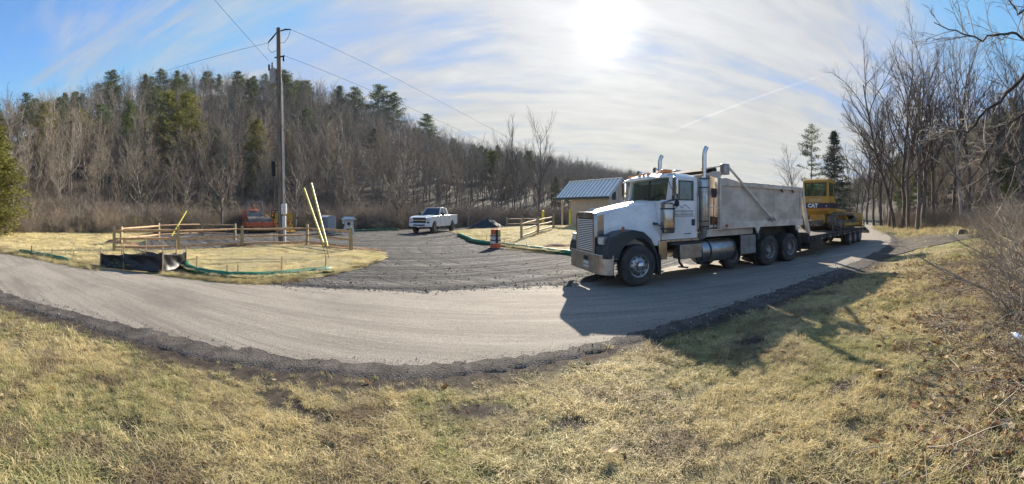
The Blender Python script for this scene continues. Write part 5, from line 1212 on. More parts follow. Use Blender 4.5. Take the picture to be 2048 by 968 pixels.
MB().tube([(-.13, 0, 10.95), (-.3, 0, 10.95)], .04, 8).tube([(.13, 0, 10.9), (.4, 0, 10.88)], .045, 8).tube([(.32, 0, 10.85), (.34, 0, 10.6)], .05, 8).build('neutral_bracket', M_wire, UP)
MB().lathe([(.001, 4.0), (.13, 4.02), (.14, 4.1), (.14, 4.8), (.10, 4.88), (.001, 4.9)], 'z', (-.55, .1, 0), 16).tube([(-.55, .1, 4.0), (-.57, .1, 3.4), (-.66, .1, 2.5), (-.60, .1, .1)], .018, 6).tube([(-.15, .05, 4.6), (-.55, .1, 4.6)], .025, 6).build('splice_case', M_wire, UP)
px_, py_ = PB; pz = hz(*PB)
FAR_P = upole(25.7, 107, (0, 0), 'distant utility pole past the tan building at the far end of the wires', 11)
LEFT_P = upole(-62, 22, (0, 0), 'utility pole at the far end of the straw field', 12)
NEAR_P = upole(-1.2, -15.5, (0, 0), 'utility pole on the near side of the road behind the grass verge', 12.5)
def wire(a, b, sag, r, label, name='power_line'):
    a, b = Vector(a), Vector(b); pts = []
    for i in range(33):
        t = i / 32; p = a.lerp(b, t); p.z -= sag * 4 * t * (1 - t); pts.append(p)
    o = MB().tube(pts, r, 5).build(name, M_wire, None); tag(o, label, 'wire'); return o
top = Vector((px_ - .18, py_, pz))
wire(top + Vector((.8, 0, 12.3)), (25.7, 106.9, hz(25.7, 107) + 10.9), 2.2, .008, 'upper power line running from the pole top toward the tan building')
wire(top + Vector((.4, 0, 10.88)), (25.7, 106.9, hz(25.7, 107) + 9.4), 2.4, .008, 'lower power line running from the pole toward the tan building')
wire(top + Vector((-.8, 0, 11.95)), (-62, 22, hz(-62, 22) + 11.9), .7, .009, 'power line leaving the pole top to the left across the hill')
wire(top + Vector((-.55, -.3, 10.75)), (-1.2, -15.5, hz(-1.2, -15.5) + 12.2), .9, .008, 'service cable rising steeply out of the picture top from the transformer')
AN = Vector((*P(662, 527), hz(*P(662, 527)) + .1))
for zt, t0, t1, lab in ((10.3, .05, .30, 'guy wire with pale yellow guard, right one of the crossed pair at the fence end'), (7.0, .09, .42, 'guy wire with bright yellow guard, left one of the crossed pair at the fence end')):
    A_ = AN if zt > 8 else AN + Vector((-.12, .08, 0)); B_ = Vector((px_, py_, pz + zt)); g = empty('guy_wire', A_, 0, lab, 'guy wire', None)
    MB().tube([(0, 0, -.2), B_ - A_], .011, 5).build('cable', M_wire, g); MB().tube([(B_ - A_) * t0, (B_ - A_) * t1], .045, 10).build('guard', M_guard, g)
a1, a2 = Vector((*P(343, 480), .1)), None
d_ = 22.0; q1 = Vector((*PD(343, 21.3), 2 - 52 * 21.3 / 745)); q2 = Vector((*PD(373, 22.6), 2 - 2 * 22.6 / 745))
g = empty('guy_wire', (q1.x, q1.y, hz(q1.x, q1.y)), 0, 'leaning yellow guard on a guy wire between the front and back rail fences', 'guy wire'); o_ = Vector(g.location)
MB().tube([q1 - o_, q2 - o_], .045, 10).build('guard', M_guard, g); MB().tube([q1 - (q2 - q1) * .15 - o_, q2 - o_, Vector((px_, py_, pz + 9.0)) - o_], .010, 5).build('cable', M_wire, g)

# silt fence
sp_ = [P(201, 536), P(247, 540), P(325, 547), P(372, 536), P(352, 524), P(292, 518), P(243, 520)]
sf = empty('silt_fence', (sp_[0][0], sp_[0][1], 0), 0, 'sagging black silt fabric on wooden stakes beside the road edge', 'silt fence'); o0 = Vector(sf.location)
def fabric(a, b, h0, h1, seed, name='fabric'):
    rg = np.random.default_rng(seed); nx, nz = 26, 10; a, b = Vector((*a, 0)), Vector((*b, 0)); d = (b - a).normalized(); n = Vector((-d.y, d.x, 0)); v = []
    for i in range(nx + 1):
        t = i / nx; p = a.lerp(b, t); h = h0 + (h1 - h0) * t - .07 * sin(pi * t) - .02 * sin(9 * t + seed)
        for k in range(nz + 1):
            w = k / nz; bulge = .10 * sin(pi * t) * sin(pi * w) + .035 * sin(14 * t + 5 * w + seed) * sin(pi * w) * (1 - t * .3) + .022 * mnoise.noise(Vector((t * 9, w * 3, seed)))
            q = p + n * bulge; v.append((q.x - o0.x, q.y - o0.y, hz(q.x, q.y) + .02 + h * w))
    f = [(i * (nz + 1) + k, (i + 1) * (nz + 1) + k, (i + 1) * (nz + 1) + k + 1, i * (nz + 1) + k + 1) for i in range(nx) for k in range(nz)]
    o = MB().add(v, f).build(name, M_silt, sf, smooth=60); s_ = o.modifiers.new('thickness', 'SOLIDIFY'); s_.thickness = .006
for i, (a, b, h0, h1) in enumerate([(sp_[0], sp_[1], .52, .52), (sp_[1], sp_[2], .56, .64), (sp_[2], sp_[3], .62, .56), (sp_[3], sp_[4], .46, .30), (sp_[4], sp_[5], .30, .30)]): fabric(a, b, h0, h1, i)
for i, (x, y) in enumerate(sp_): MB().bar((x - o0.x, y - o0.y, -.1), (x - o0.x + .02, y - o0.y, .72 + .1 * (i % 3)), .035).build('stake', M_stake, sf)
# green socks
def sock(pp, r, label, stakes):
    o = empty('erosion_sock', (pp[0][0], pp[0][1], 0), 0, label, 'erosion sock'); o0 = Vector(o.location); pts = []; rs = []
    for a, b in zip(pp[:-1], pp[1:]):
        k = max(2, int(hypot(b[0] - a[0], b[1] - a[1]) / .18))
        for i in range(k):
            t = i / k; x, y = a[0] + (b[0] - a[0]) * t, a[1] + (b[1] - a[1]) * t; w = mnoise.noise(Vector((x * 1.7, y * 1.7, 3)))
            pts.append(Vector((x + w * .05, y + w * .05, hz(x, y) + r * .75 + .03)) - o0); rs.append(r * (1 + .22 * mnoise.noise(Vector((x * 4, y * 4, 9)))))
    pts.append(Vector((*pp[-1], hz(*pp[-1]) + r * .5)) - o0); rs.append(r * .3)
    MB().tube(pts, rs, 12).build('mesh_sock', M_sock, o, smooth=60)
    for (x, y), h in stakes: MB().bar((x - o0.x, y - o0.y, -.1), (x - o0.x + .03, y - o0.y + .02, h), .05, .025).build('stake', M_stake, o)
    return o
sock([P(370, 530), P(378, 543), P(395, 549), P(420, 554), P(460, 559), P(510, 560), P(560, 557), P(610, 552), P(650, 548), P(668, 546)], .115, 'long green mesh sock curving round the front of the straw island',
     [(P(392, 547), .55), (P(453, 558), .42), (P(474, 559), .42), (P(562, 556), .62), (P(650, 547), .55)])
sock([P(42, 506), P(75, 512), P(105, 518), P(140, 526)], .09, 'short green mesh sock beside the road at the end of the straw field', [(P(62, 509), .4), (P(103, 518), .42), (P(146, 524), .45)])
sock([P(918, 474), P(950, 487), P(985, 492), P(1020, 496), P(1060, 501), P(1110, 508), P(1160, 514)], .13, 'green mesh sock along the foot of the straw bank beside the truck grille', [(P(972, 489), .6), (P(1008, 494), .42), (P(1019, 495), .4), (P(1052, 500), .38)])
sock([P(700, 463), P(730, 462), P(760, 461), P(800, 461)], .08, 'thin green sock lying along the brush left of the pickup', [])

# traffic drum
x, y = P(991, 498); dr = empty('traffic_drum', (x, y, hz(x, y) + .03), .3, 'faded orange and white channelizer drum with black straps on the gravel by the green sock', 'traffic drum')
def octo(r, z): return [(r * cos(pi / 8 + k * pi / 4), r * sin(pi / 8 + k * pi / 4), z) for k in range(8)]
for z0, z1, r0, r1, m_, nm in ((.03, .26, .29, .28, M_orange, 'orange_band'), (.262, .42, .275, .27, M_wband, 'white_band'), (.44, .60, .265, .262, M_wband, 'white_band'), (.602, .72, .258, .255, M_wband, 'white_band'), (.722, .98, .25, .245, M_orange, 'orange_band')):
    MB().loft([octo(r0, z0), octo(r1, z1)]).build(nm, m_, dr, bevel=.01, smooth=0)
for z in (.43, .66): MB().loft([octo(.285, z - .025), octo(.285, z + .025)]).build('strap', M_ink, dr, smooth=0)
MB().box(-.05, .05, -.29, -.255, .30, .98).build('strap', M_ink, dr); MB().box(.06, .2, -.262, -.25, .70, .90).build('tape_patch', M_lime, dr)
MB().tube([(-.12, 0, .98), (-.12, 0, 1.04), (.12, 0, 1.04), (.12, 0, .98)], .02, 8).build('lifting_handle', M_orange, dr)
MB().lathe([(.001, 0), (.38, 0), (.38, .04), (.001, .04)], 'z', n=20).build('rubber_base', M_rubber, dr)
x, y = P(1003, 499); o = MB().loft([[(-.15, -.1, 0), (.15, -.12, 0), (.2, .08, 0), (-.1, .12, 0)], [(-.1, -.06, .06), (.1, -.08, .08), (.12, .04, .06), (-.06, .06, .05)]]).build('sandbag', mat('white sand bag', (.6, .56, .5), .9, var=.15), None, bevel=.03, loc=(x, y, hz(x, y) + .03)); tag(o, 'small white sandbag lying against the drum base', 'sandbag')

# covered pile
rg = np.random.default_rng(3); secs = []
for j in range(12):
    f_ = j / 11; r = (1 - f_ ** 1.15) * 1; secs.append([((2.1 + .25 * sin(k * .9)) * r * cos(k * pi / 14) * (1 + .05 * rg.normal()), 1.5 * r * sin(k * pi / 14) * (1 + .05 * rg.normal()), 1.2 * f_ + .05 * rg.normal() * (0 < j < 11)) for k in range(28)])
x, y = PD(974, 38.5); o = MB().loft(secs).build('covered_stone_pile', M_tarpd, None, smooth=180, loc=(x, y, hz(x, y) - .05)); tag(o, 'low dark pile of stone at the back of the gravel lot right of the pickup', 'stone pile')

# bollards
for (bx, d_, lab) in ((1086, 33.5, 'yellow bollard left of the tan building doorway'), (1140.5, 31, 'yellow bollard right in front of the tan building doorway')):
    x, y = PD(bx, d_); o = MB().lathe([(.12, -.2), (.12, 1.42), (.10, 1.50), (.05, 1.54), (.001, 1.55)], 'z', n=18).build('bollard', M_guard, None, loc=(x, y, hz(x, y))); tag(o, lab, 'bollard')

# tan building
B0 = Vector((*PD(1216, 30.2), 0)); ang = atan2(4.75, -3.39)
BL = empty('tan_building', (B0.x, B0.y, .50), ang, 'small tan building with pale standing seam roof behind the dump truck', 'building')
# local x: along the long wall toward the open porch, y: to the left of that, so depth runs along -y
LW, LP, DP, EH, RH = 4.3, 5.6, 2.9, 2.80, 4.10
def hx(z): return z
m = MB()
for z in np.arange(0, EH - .1, .3): m.box(0, LW, -.06, 0, z + .006, min(z + .294, EH))
w = MB().box(0.02, LW - .02, -DP + .05, -.05, 0, EH).build('wall', M_tan, BL)
for k, z in enumerate(np.arange(0, EH - .05, .34)):
    MB().box(0.03, LW, -.045, 0.0, z + .003, min(z + .337, EH)).build('wall_panel', M_tan, BL)
gb = []
for k, z in enumerate(np.arange(0, RH - .12, .20)):
    zt = min(z + .194, RH - .05); half = DP / 2
    def lim(zz): return half if zz < EH else half * max(0, (RH - zz)) / (RH - EH)
    a_, b_ = lim(z), lim(zt)
    if a_ < .05: break
    MB().hexa([(-.04, -half - a_, z), (.02, -half - a_, z), (.02, -half + a_, z), (-.04, -half + a_, z)], [(-.04, -half - b_, zt), (.02, -half - b_, zt), (.02, -half + b_, zt), (-.04, -half + b_, zt)]).build('gable_board', M_tan2, BL)
MB().box(-.07, -.04, -1.40, -1.30, 0, 3.2).box(-.07, -.04, -DP, -DP + .12, 0, EH).box(-.06, -.03, -.16, -.0, 0, EH).build('gable_trim', M_tan, BL)
MB().box(-.30, -.05, -1.75, -1.60, 2.75, 2.95).build('wall_lamp', M_kiosk, BL, bevel=.02)
MB().box(-.08, -.05, -.95, -.45, 2.35, 3.0).build('vent', M_roofd, BL)
dr_ = MB().box(LW + .0, LW + .02, -DP * .6, -.55, .02, 2.1).build('door', M_door, BL)
MB().box(LW + .02, LW + .05, -.75, -.68, .95, 1.1).build('door_handle', M_galv, dr_)
MB().box(LW - .02, LW, -DP + .05, -.05, 0, EH).build('porch_wall', M_tan, BL)
for y in (-.12, -DP + .12): MB().box(LP - .12, LP, y - .06, y + .06, 0, EH).build('porch_post', M_tan, BL)
MB().box(LP - .05, LP, -DP, -DP + .9, 0, 1.9).build('porch_screen', M_door, BL)
MB().box(0, LP + .4, -DP - .2, .3, -.25, -.0).build('floor_slab', M_galv, BL)
ov, ex = .28, .35; half = DP / 2
for s in (1, -1):
    y_e = -half + s * (half + ov); z_e = EH - ov * (RH - EH) / half
    pts_b = [(-ex, -half, RH), (LP + ex, -half, RH), (LP + ex, y_e, z_e), (-ex, y_e, z_e)]
    if s < 0: pts_b = pts_b[::-1]
    r = MB().hexa(pts_b, [(p_[0], p_[1], p_[2] + .07) for p_ in pts_b]).build('roof', M_roof, BL)
    n_ = 15
    for k in range(n_ + 1):
        x = -ex + (LP + 2 * ex) * k / n_; MB().bar((x, -half, RH + .09), (x, y_e, z_e + .09), .05, .05).build('roof_seam', M_seam, r)
    MB().box(-ex, LP + ex, min(y_e, y_e + s * .03), max(y_e, y_e + s * .03), z_e - .13, z_e + .07).build('fascia', M_roofd, BL)
MB().box(-ex, LP + ex, -half - .12, -half + .12, RH + .05, RH + .12).build('ridge_cap', M_roof, BL, bevel=.02)
for x in (-ex - .015, LP + ex + .0):
    for s in (1, -1): MB().bar((x, -half, RH + .01), (x, -half + s * (half + ov), EH - ov * (RH - EH) / half + .01), .03, .16).build('barge_board', M_kiosk, BL)

# white kiosk and grey cabinet
x, y = PD(698, 30.5); K = empty('notice_kiosk', (x, y, hz(x, y)), -.42, 'white A framed notice kiosk with a small pitched roof at the edge of the brush', 'kiosk')
MB().box(-.42, .42, -.03, .03, .45, 1.15).build('board', M_kiosk, K, bevel=.01); MB().box(-.15, .2, -.06, -.03, .75, .98).build('sign_panel', M_ink, K)
MB().prism([(-.28, 1.22), (.28, 1.22), (0, 1.45)], -.6, .6, 'x').build('roof', M_kiosk, K)
for k in range(9): MB().box(-.6 + k * .135, -.49 + k * .135, -.30, -.24, 1.18, 1.28).build('shingle', M_kiosk, K)
for s in (1, -1):
    MB().bar((.45 * s, 0, 0), (.45 * s, 0, 1.25), .09).build('post', M_kiosk, K); MB().bar((.45 * s, 0, .75), (.78 * s, -.1, 0), .06).build('brace', M_kiosk, K)
MB().box(-.72, -.47, -.1, .1, .85, 1.15).build('leaflet_box', M_kiosk, K, bevel=.02)
x, y = PD(655, 31); G_ = empty('portable_cabinet', (x, y, hz(x, y)), -.35, 'grey plastic cabinet with a rounded pale top standing behind the fence', 'cabinet')
MB().box(-.5, .5, -.5, .5, .06, 1.36).build('cabinet_body', M_cab, G_, bevel=.03)
for k in range(4): MB().box(-.44 + k * .24, -.28 + k * .24, -.52, -.50, .15, 1.3).build('wall_rib', M_cab, G_, bevel=.008)
MB().loft([[(x_, y_, z_) for y_, z_ in ((-.52, 1.36), (-.5, 1.44), (-.3, 1.51), (0, 1.54), (.3, 1.51), (.5, 1.44), (.52, 1.36))] for x_ in (-.53, .53)]).build('cabinet_roof', M_galv, G_); MB().box(.5, .515, -.42, .42, .12, 1.32).build('cabinet_door', M_galv, G_, bevel=.005)

# ------------------------------------------------------------------ white pickup (x forward)
PK = empty('pickup_truck', (-7.35, 30.75, hz(-7.3, 30.7) + .04), atan2(-.97, -.24), 'white crew cab pickup truck parked at the back of the gravel lot facing the road', 'pickup truck')
RW = .42; PK.scale = (.94, .97, 1.10)
def body(y0, y1):
    pr = [(.98, .52), (.98, .95), (.97, 1.18), (.62, 1.30), (-1.15, 1.36), (-3.25, 1.39), (-5.25, 1.40), (-5.30, .72), (-5.25, .58), (-4.6, .56)]
    pr += arc(-4.07, .42, .52, 15, 165, 10)[0:] + [(-3.5, .50), (-.6, .50)]
    a_ = arc(0, .42, .52, 165, 15, 10)
    rear = arc(-4.07, .42, .52, 165, 15, 10)
    p = pr[:9] + [(-4.62, .56)] + rear + [(-3.5, .50), (-.6, .50)] + a_ + [(.56, .5)]
    return p
for s in (1, -1):
    b = MB().prism(body(0, 0), .90 * s, 1.0 * s).build('side_body', M_wpick, PK, bevel=.03)
m = MB().box(-1.2, .95, -.9, .9, .95, 1.05)
m.loft([[(.97, y, 1.18) for y in (-.9,)] + [(.97, .9, 1.18), (.97, .9, .90), (.97, -.9, .90)], [(.62, -.9, 1.32), (.62, .9, 1.32), (.60, .9, .9), (.60, -.9, .9)], [(-1.15, -.92, 1.38), (-1.15, .92, 1.38), (-1.15, .92, .9), (-1.15, -.92, .9)]])
m.loft([[(.45, -.45, 1.33), (.45, .45, 1.33), (.45, .4, 1.35)], [(-1.0, -.5, 1.38), (-1.0, .5, 1.38), (-1.0, .45, 1.42)]])
m.build('hood', M_wpick, PK, bevel=.03)
MB().box(-3.25, -1.15, -.9, .9, .52, 1.3).box(-5.2, -3.25, -.9, .9, .52, .85).box(-3.3, -3.2, -.95, .95, .8, 1.36).build('cabin_floor', M_frame, PK)
MB().box(-5.30, -5.22, -.9, .9, .70, 1.37).build('tailgate', M_wpick, PK, bevel=.02)
rf = MB().loft([[(-1.85, -.70, 1.93), (-1.85, .70, 1.93), (-1.85, .62, 1.97), (-1.85, -.62, 1.97)], [(-2.5, -.74, 1.95), (-2.5, .74, 1.95), (-2.5, .64, 2.01), (-2.5, -.64, 2.01)], [(-3.15, -.70, 1.90), (-3.15, .70, 1.90), (-3.15, .62, 1.95), (-3.15, -.62, 1.95)]]); 
for s in (1, -1):
    rf.bar((-1.17, .90 * s, 1.34), (-1.88, .68 * s, 1.95), .07, .08); rf.bar((-2.30, .91 * s, 1.34), (-2.35, .70 * s, 1.95), .07, .05); rf.hexa([(-3.28, .84 * s, 1.33), (-3.05, .84 * s, 1.33), (-3.05, .92 * s, 1.33), (-3.28, .92 * s, 1.33)], [(-3.18, .64 * s, 1.93), (-2.95, .64 * s, 1.93), (-2.95, .72 * s, 1.93), (-3.18, .72 * s, 1.93)])
rf.box(-3.28, -3.2, -.88, .88, 1.33, 1.45); rf.build('cab_roof', M_wpick, PK, bevel=.02)
MB().hexa([(-1.14, -.88, 1.34), (-1.12, -.88, 1.34), (-1.12, .88, 1.34), (-1.14, .88, 1.34)], [(-1.82, -.66, 1.93), (-1.80, -.66, 1.93), (-1.80, .66, 1.93), (-1.82, .66, 1.93)]).build('windshield', M_glassd, PK, smooth=0)
for s in (1, -1):
    for (xa, xb, ta, tb) in ((-1.28, -2.25, -1.92, -2.32), (-2.36, -3.02, -2.40, -2.98)):
        MB().hexa([(xb, .90 * s, 1.36), (xa, .90 * s, 1.36), (xa, .905 * s, 1.36), (xb, .905 * s, 1.36)], [(tb, .70 * s, 1.90), (ta, .70 * s, 1.90), (ta, .705 * s, 1.90), (tb, .705 * s, 1.90)]).build('side_window', M_glassd, PK, smooth=0)
    for xx in (-1.18, -2.28, -3.22): MB().box(xx - .008, xx + .008, .985 * s, 1.004 * s, .62, 1.33).build('door_gap', M_ink, PK)
    for xx in (-2.1, -3.05): MB().box(xx - .1, xx + .1, 1.0 * s, 1.03 * s, 1.13, 1.17).build('door_handle', M_ink, PK, bevel=.008)
    MB().box(-1.45, -1.28, 1.0 * s, 1.28 * s, 1.36, 1.60).bar((-1.33, .9 * s, 1.38), (-1.35, 1.1 * s, 1.42), .05).build('side_mirror', M_ink, PK, bevel=.03)
    MB().box(.93, 1.0, .66 * s, .98 * s, .96, 1.16).build('headlight', M_lens, PK, bevel=.02)
    MB().box(1.0, 1.03, .62 * s, .86 * s, .58, .70).build('fog_light', M_ink, PK, bevel=.01)
    wheel(PK, 0, 1.0 * s, .45, .30, s, 'alloy'); wheel(PK, -4.07, 1.0 * s, .45, .30, s, 'alloy')
    MB().box(-5.31, -5.25, .88 * s, 1.0 * s, .95, 1.25).build('tail_light', M_red, PK)
    MB().box(-3.3, -.7, .86 * s, 1.0 * s, .42, .50).build('running_board', M_ink, PK)
g = bpy.data.objects.new('grille', None); COL.objects.link(g); g.parent = PK
MB().box(.95, 1.0, -.62, .62, .80, 1.20).build('grille_opening', M_ink, g, bevel=.02); MB().box(.985, 1.02, -.60, .60, .99, 1.03).build('grille_bar', M_chrome, g); MB().box(.90, .99, -.68, .68, .78, 1.24).build('grille_frame', M_wpick, g, bevel=.02)
bp = MB().box(.90, 1.08, -.98, .98, .52, .78).build('front_bumper', M_wpick, PK, bevel=.04); MB().box(1.075, 1.09, -.55, .55, .60, .70).build('bumper_intake', M_ink, bp); MB().box(1.085, 1.10, -.2, .12, .48, .60).build('license_plate', M_plate, bp)
for y in (-.6, -.3, 0, .3, .6): MB().box(-1.95, -1.88, y - .04, y + .04, 1.965, 2.0).build('roof_marker', M_amber, PK)

# ------------------------------------------------------------------ orange roller and yellow loader
x, y = PD(503, 35.5); RL = empty('road_roller', (x, y, hz(x, y)), -.675, 'orange road roller parked at the edge of the brush behind the back fence', 'road roller')
RL.scale = (1.18, 1.18, 1.15)
wheel(RL, .35, -.55, .62, .42, -1, 'steel'); wheel(RL, .35, .75, .62, .42, 1, 'steel')
MB().loft([[(x_, y_, z_) for y_, z_ in ((-.62, zb), (-.62, zt - .12), (-.45, zt), (.45, zt), (.62, zt - .12), (.62, zb))] for x_, zb, zt in ((-1.45, .75, 1.25), (-1.1, .65, 1.55), (-.3, .85, 1.78), (.45, .9, 1.75), (.55, .95, 1.6))]).build('engine_hood', M_orange, RL, bevel=.03)
MB().prism(arc(.35, .62, .80, 20, 160, 10) + arc(.35, .62, .70, 160, 20, 10), -.58, -.1).build('wheel_guard', M_orange, RL); MB().box(-.9, -.5, -.635, -.62, 1.35, 1.45).build('name_plate', M_wband, RL)
m = MB()
for xx in (.55, 1.5):
    for yy in (-.6, .6): m.bar((xx, yy, .8), (xx + (.15 if xx < 1 else -.15), yy * .92, 2.35), .09)
m.box(.60, 1.45, -.62, .62, 2.32, 2.42); m.box(.52, .58, -.6, .6, 1.0, 1.6); m.box(1.45, 1.5, -.6, .6, 1.0, 1.5); m.box(.5, 1.55, -.6, .6, .75, 1.0); m.build('cab_frame', M_rimg, RL, bevel=.015)
MB().box(.75, 1.1, -.25, .25, 1.0, 1.7).build('seat', M_seat, RL, bevel=.04); MB().tube([(-1.3, -.3, 1.3), (-1.3, -.3, 1.75)], .04, 8).build('exhaust_pipe', M_ink, RL); MB().tube([(-.3, .2, 1.75), (-.3, .2, 1.95)], .05, 8).build('filter_stack', M_rust, RL)
MB().lathe([(.001, -.85), (.62, -.85), (.62, .85), (.001, .85)], 'y', (2.7, 0, .62), 30).build('drum', M_track, RL); MB().box(1.5, 3.45, -1.02, -.9, .5, .85).box(1.5, 3.45, .9, 1.02, .5, .85).box(3.35, 3.45, -.9, .9, .5, .85).box(1.3, 1.9, -.4, .4, .5, .9).build('drum_yoke', M_orange, RL, bevel=.02)
x, y = PD(556, 34.0); SL = empty('skid_loader', (x, y, hz(x, y)), -.675 + .15, 'yellow skid loader with a black cab parked in front of the roller behind the pole', 'skid loader')
MB().box(-1.0, .8, -.55, .55, .30, 1.05).hexa([(-1.2, -.5, .6), (-.5, -.5, .6), (-.5, .5, .6), (-1.2, .5, .6)], [(-1.1, -.5, 1.5), (-.5, -.5, 1.45), (-.5, .5, 1.45), (-1.1, .5, 1.5)]).build('loader_body', M_frame, SL, bevel=.03)
m = MB()
for s in (1, -1):
    for xx, tx in ((-.5, -.45), (.65, .45)): m.bar((xx, .45 * s, 1.0), (tx, .43 * s, 1.98), .08)
m.box(-.5, .5, -.48, .48, 1.94, 2.02); m.build('cab_frame', M_ink, SL, bevel=.015); 
for s in (1, -1): MB().box(-.42, .5, .45 * s - .005, .45 * s + .005, 1.1, 1.9).build('cab_window', M_gy, SL, smooth=0)
for s in (1, -1):
    MB().bar((-1.25, .68 * s, 1.45), (.9, .68 * s, 1.0), .10, .20).bar((.9, .68 * s, 1.0), (1.35, .66 * s, .35), .10, .16).build('lift_arm', M_yel, SL, bevel=.01)
    for xx in (-.62, .45): wheel(SL, xx, .80 * s, .40, .26, s, 'steel')
MB().bar((-1.25, -.7, 1.45), (-1.25, .7, 1.45), .16, .20).build('rear_crossbar', M_yel, SL)
MB().prism([(1.3, .1), (2.1, .08), (2.1, .14), (1.45, .2), (1.4, .75), (1.3, .75)], -.85, .85).build('bucket', M_yel, SL)
MB().box(1.25, 1.3, -.85, .85, .9, 1.75).build('bucket_guard', M_yel, SL)
x, y = PD(575, 30.5); o = empty('yellow_frame', (x, y, hz(x, y)), -.5, 'small yellow steel frame standing beside the foot of the utility pole', 'frame')
MB().box(-.45, -.38, -.03, .03, 0, 1.25).build('leg', M_yel, o); MB().box(.38, .45, -.03, .03, 0, 1.25).build('leg', M_yel, o); MB().box(-.45, .45, -.04, .04, 1.18, 1.27).build('crossbar', M_yel, o); MB().box(-.36, .36, -.02, .02, .8, 1.1).build('panel', M_orange, o)
# ================================================================== near ground cover
def grassmat(name, straw, green, brown):
    m = bpy.data.materials.new(name); m.use_nodes = True; t = m.node_tree; t.nodes.clear(); q = NT(t)
    out = q.new('ShaderNodeOutputMaterial'); p = q.new('ShaderNodeNewGeometry').outputs['Position']; rnd = q.new('ShaderNodeObjectInfo').outputs['Random']
    n1 = q.noise(p, 0.55, 6, 0.62, 0.4); n4 = q.noise(p, 1.1, 4, 0.6)
    r2 = q.math('FRACT', q.math('MULTIPLY', rnd, 13.7))
    c = q.mix(rnd, straw, tuple(v * 1.35 for v in straw))
    c = q.mix(q.math('MULTIPLY', q.math('ADD', q.ramp(n1, 0.42, 0.60, 0.04, 0.75), 0.0), q.ramp(r2, 0.1, 0.6)), c, green)
    c = q.mix(q.ramp(q.math('ADD', n4, q.math('MULTIPLY', r2, 0.15)), 0.57, 0.72, 0, 0.8), c, brown)
    d = q.new('ShaderNodeBsdfDiffuse', {'Color': c}); r = q.new('ShaderNodeBsdfTranslucent', {'Color': c})
    g = q.new('ShaderNodeBsdfGlossy', {'Color': (.5, .5, .45, 1), 'Roughness': 0.5})
    mx = q.new('ShaderNodeMixShader', {0: 0.32, 1: d.outputs[0], 2: r.outputs[0]}); m2 = q.new('ShaderNodeMixShader', {0: 0.06, 1: mx.outputs[0], 2: g.outputs[0]})
    t.links.new(m2.outputs[0], out.inputs[0]); return m
M_grass = grassmat('dry and green grass blades', (0.53, 0.44, 0.235), (0.26, 0.29, 0.095), (0.24, 0.175, 0.12))
M_strawb = grassmat('loose straw', (0.78, 0.67, 0.38), (0.60, 0.57, 0.27), (0.42, 0.32, 0.19))
def tuft(seed, n, h, w, spread, lay, m):
    rg = np.random.default_rng(seed); V, Fc = [], []
    for i in range(n):
        a = rg.uniform(0, 6.28); r = spread * sqrt(rg.uniform()); b = np.array([r * cos(a), r * sin(a), -0.01]); a2 = rg.uniform(0, 6.28); l = h * rg.uniform(.45, 1.15); t = abs(rg.normal(lay, .35))
        d1 = np.array([cos(a2) * t, sin(a2) * t, 1.0]); d1 /= np.linalg.norm(d1); d2 = d1 + np.array([cos(a2), sin(a2), -.9]) * rg.uniform(.4, 1.2); d2 /= np.linalg.norm(d2)
        sd = np.array([-sin(a2 + rg.uniform(-.8, .8)), cos(a2), 0]) * w * rg.uniform(.6, 1.3); p1 = b + d1 * l * .55; p2 = p1 + d2 * l * .5; p2[2] = max(p2[2], .004); k = len(V)
        V += [b - sd * .5, b + sd * .5, p1 + sd * .42, p1 - sd * .42, p2]; Fc += [(k, k + 1, k + 2, k + 3), (k + 3, k + 2, k + 4)]
    me = bpy.data.meshes.new('tuft'); me.from_pydata([tuple(v) for v in V], [], Fc); me.materials.append(m); return me
GT = [tuft(1, 26, .085, .0055, .07, .7, M_grass), tuft(2, 30, .06, .005, .08, 1.0, M_grass), tuft(3, 22, .12, .0055, .05, .5, M_grass), tuft(4, 34, .05, .0055, .10, 1.6, M_grass), tuft(5, 18, .17, .005, .05, .6, M_grass)]
RG = np.random.default_rng(21)
def verge_pts(n, r0, r1, sc):
    r = np.sqrt(RG.uniform(r0 * r0, r1 * r1, n)); a = RG.uniform(-1.62, 1.62, n); x, y = r * np.sin(a), r * np.cos(a)
    dist = nE(x) - wS(x) - y; k = (dist > -0.16 + 0.30 * (vnoise(x, y, 2.5, 9) - .5))
    edge = np.clip(dist / 0.5, 0, 1); k &= RG.uniform(size=n) < 0.25 + 0.75 * edge
    bare = vnoise(x, y, 0.85, 12) * .6 + vnoise(x, y, 2.4, 13) * .4; k &= (bare < 0.70) | (RG.uniform(size=n) < .25)
    turn = ((x - 19) / 6.5) ** 2 + ((y - 9) / 3.2) ** 2 < 1; k &= ~turn | (RG.uniform(size=n) < .12)
    x, y = x[k], y[k]; z = hgt(x, y); m = len(x)
    k2 = RG.uniform(size=len(x)) > 0.93 * mudf(x, y) * np.where(np.arctan2(x, y) > 1.15, .75, 1); x, y, z = x[k2], y[k2], z[k2]; m = len(x)
    tall = (vnoise(x, y, 0.7, 14) > .58)
    idx = RG.choice(5, m, p=[.3, .27, .13, .25, .05]); idx = np.where(tall & (RG.uniform(size=m) < .4), 2, idx)
    s = RG.uniform(.7, 1.3, m) * sc * (.52 + .60 * vnoise(x, y, 0.9, 17)) * (.8 + .35 * vnoise(x, y, 3.3, 18))
    return np.column_stack([x, y, z]), np.column_stack([RG.normal(0, .12, m), RG.normal(0, .12, m), RG.uniform(0, 6.28, m)]), np.column_stack([s * 1.1, s * 1.1, s * RG.uniform(.6, 1.05, m)]), idx
A = [verge_pts(30000, 1.2, 5.2, 1.0), verge_pts(34000, 5.2, 11, 1.35), verge_pts(22000, 11, 30, 2.2)]
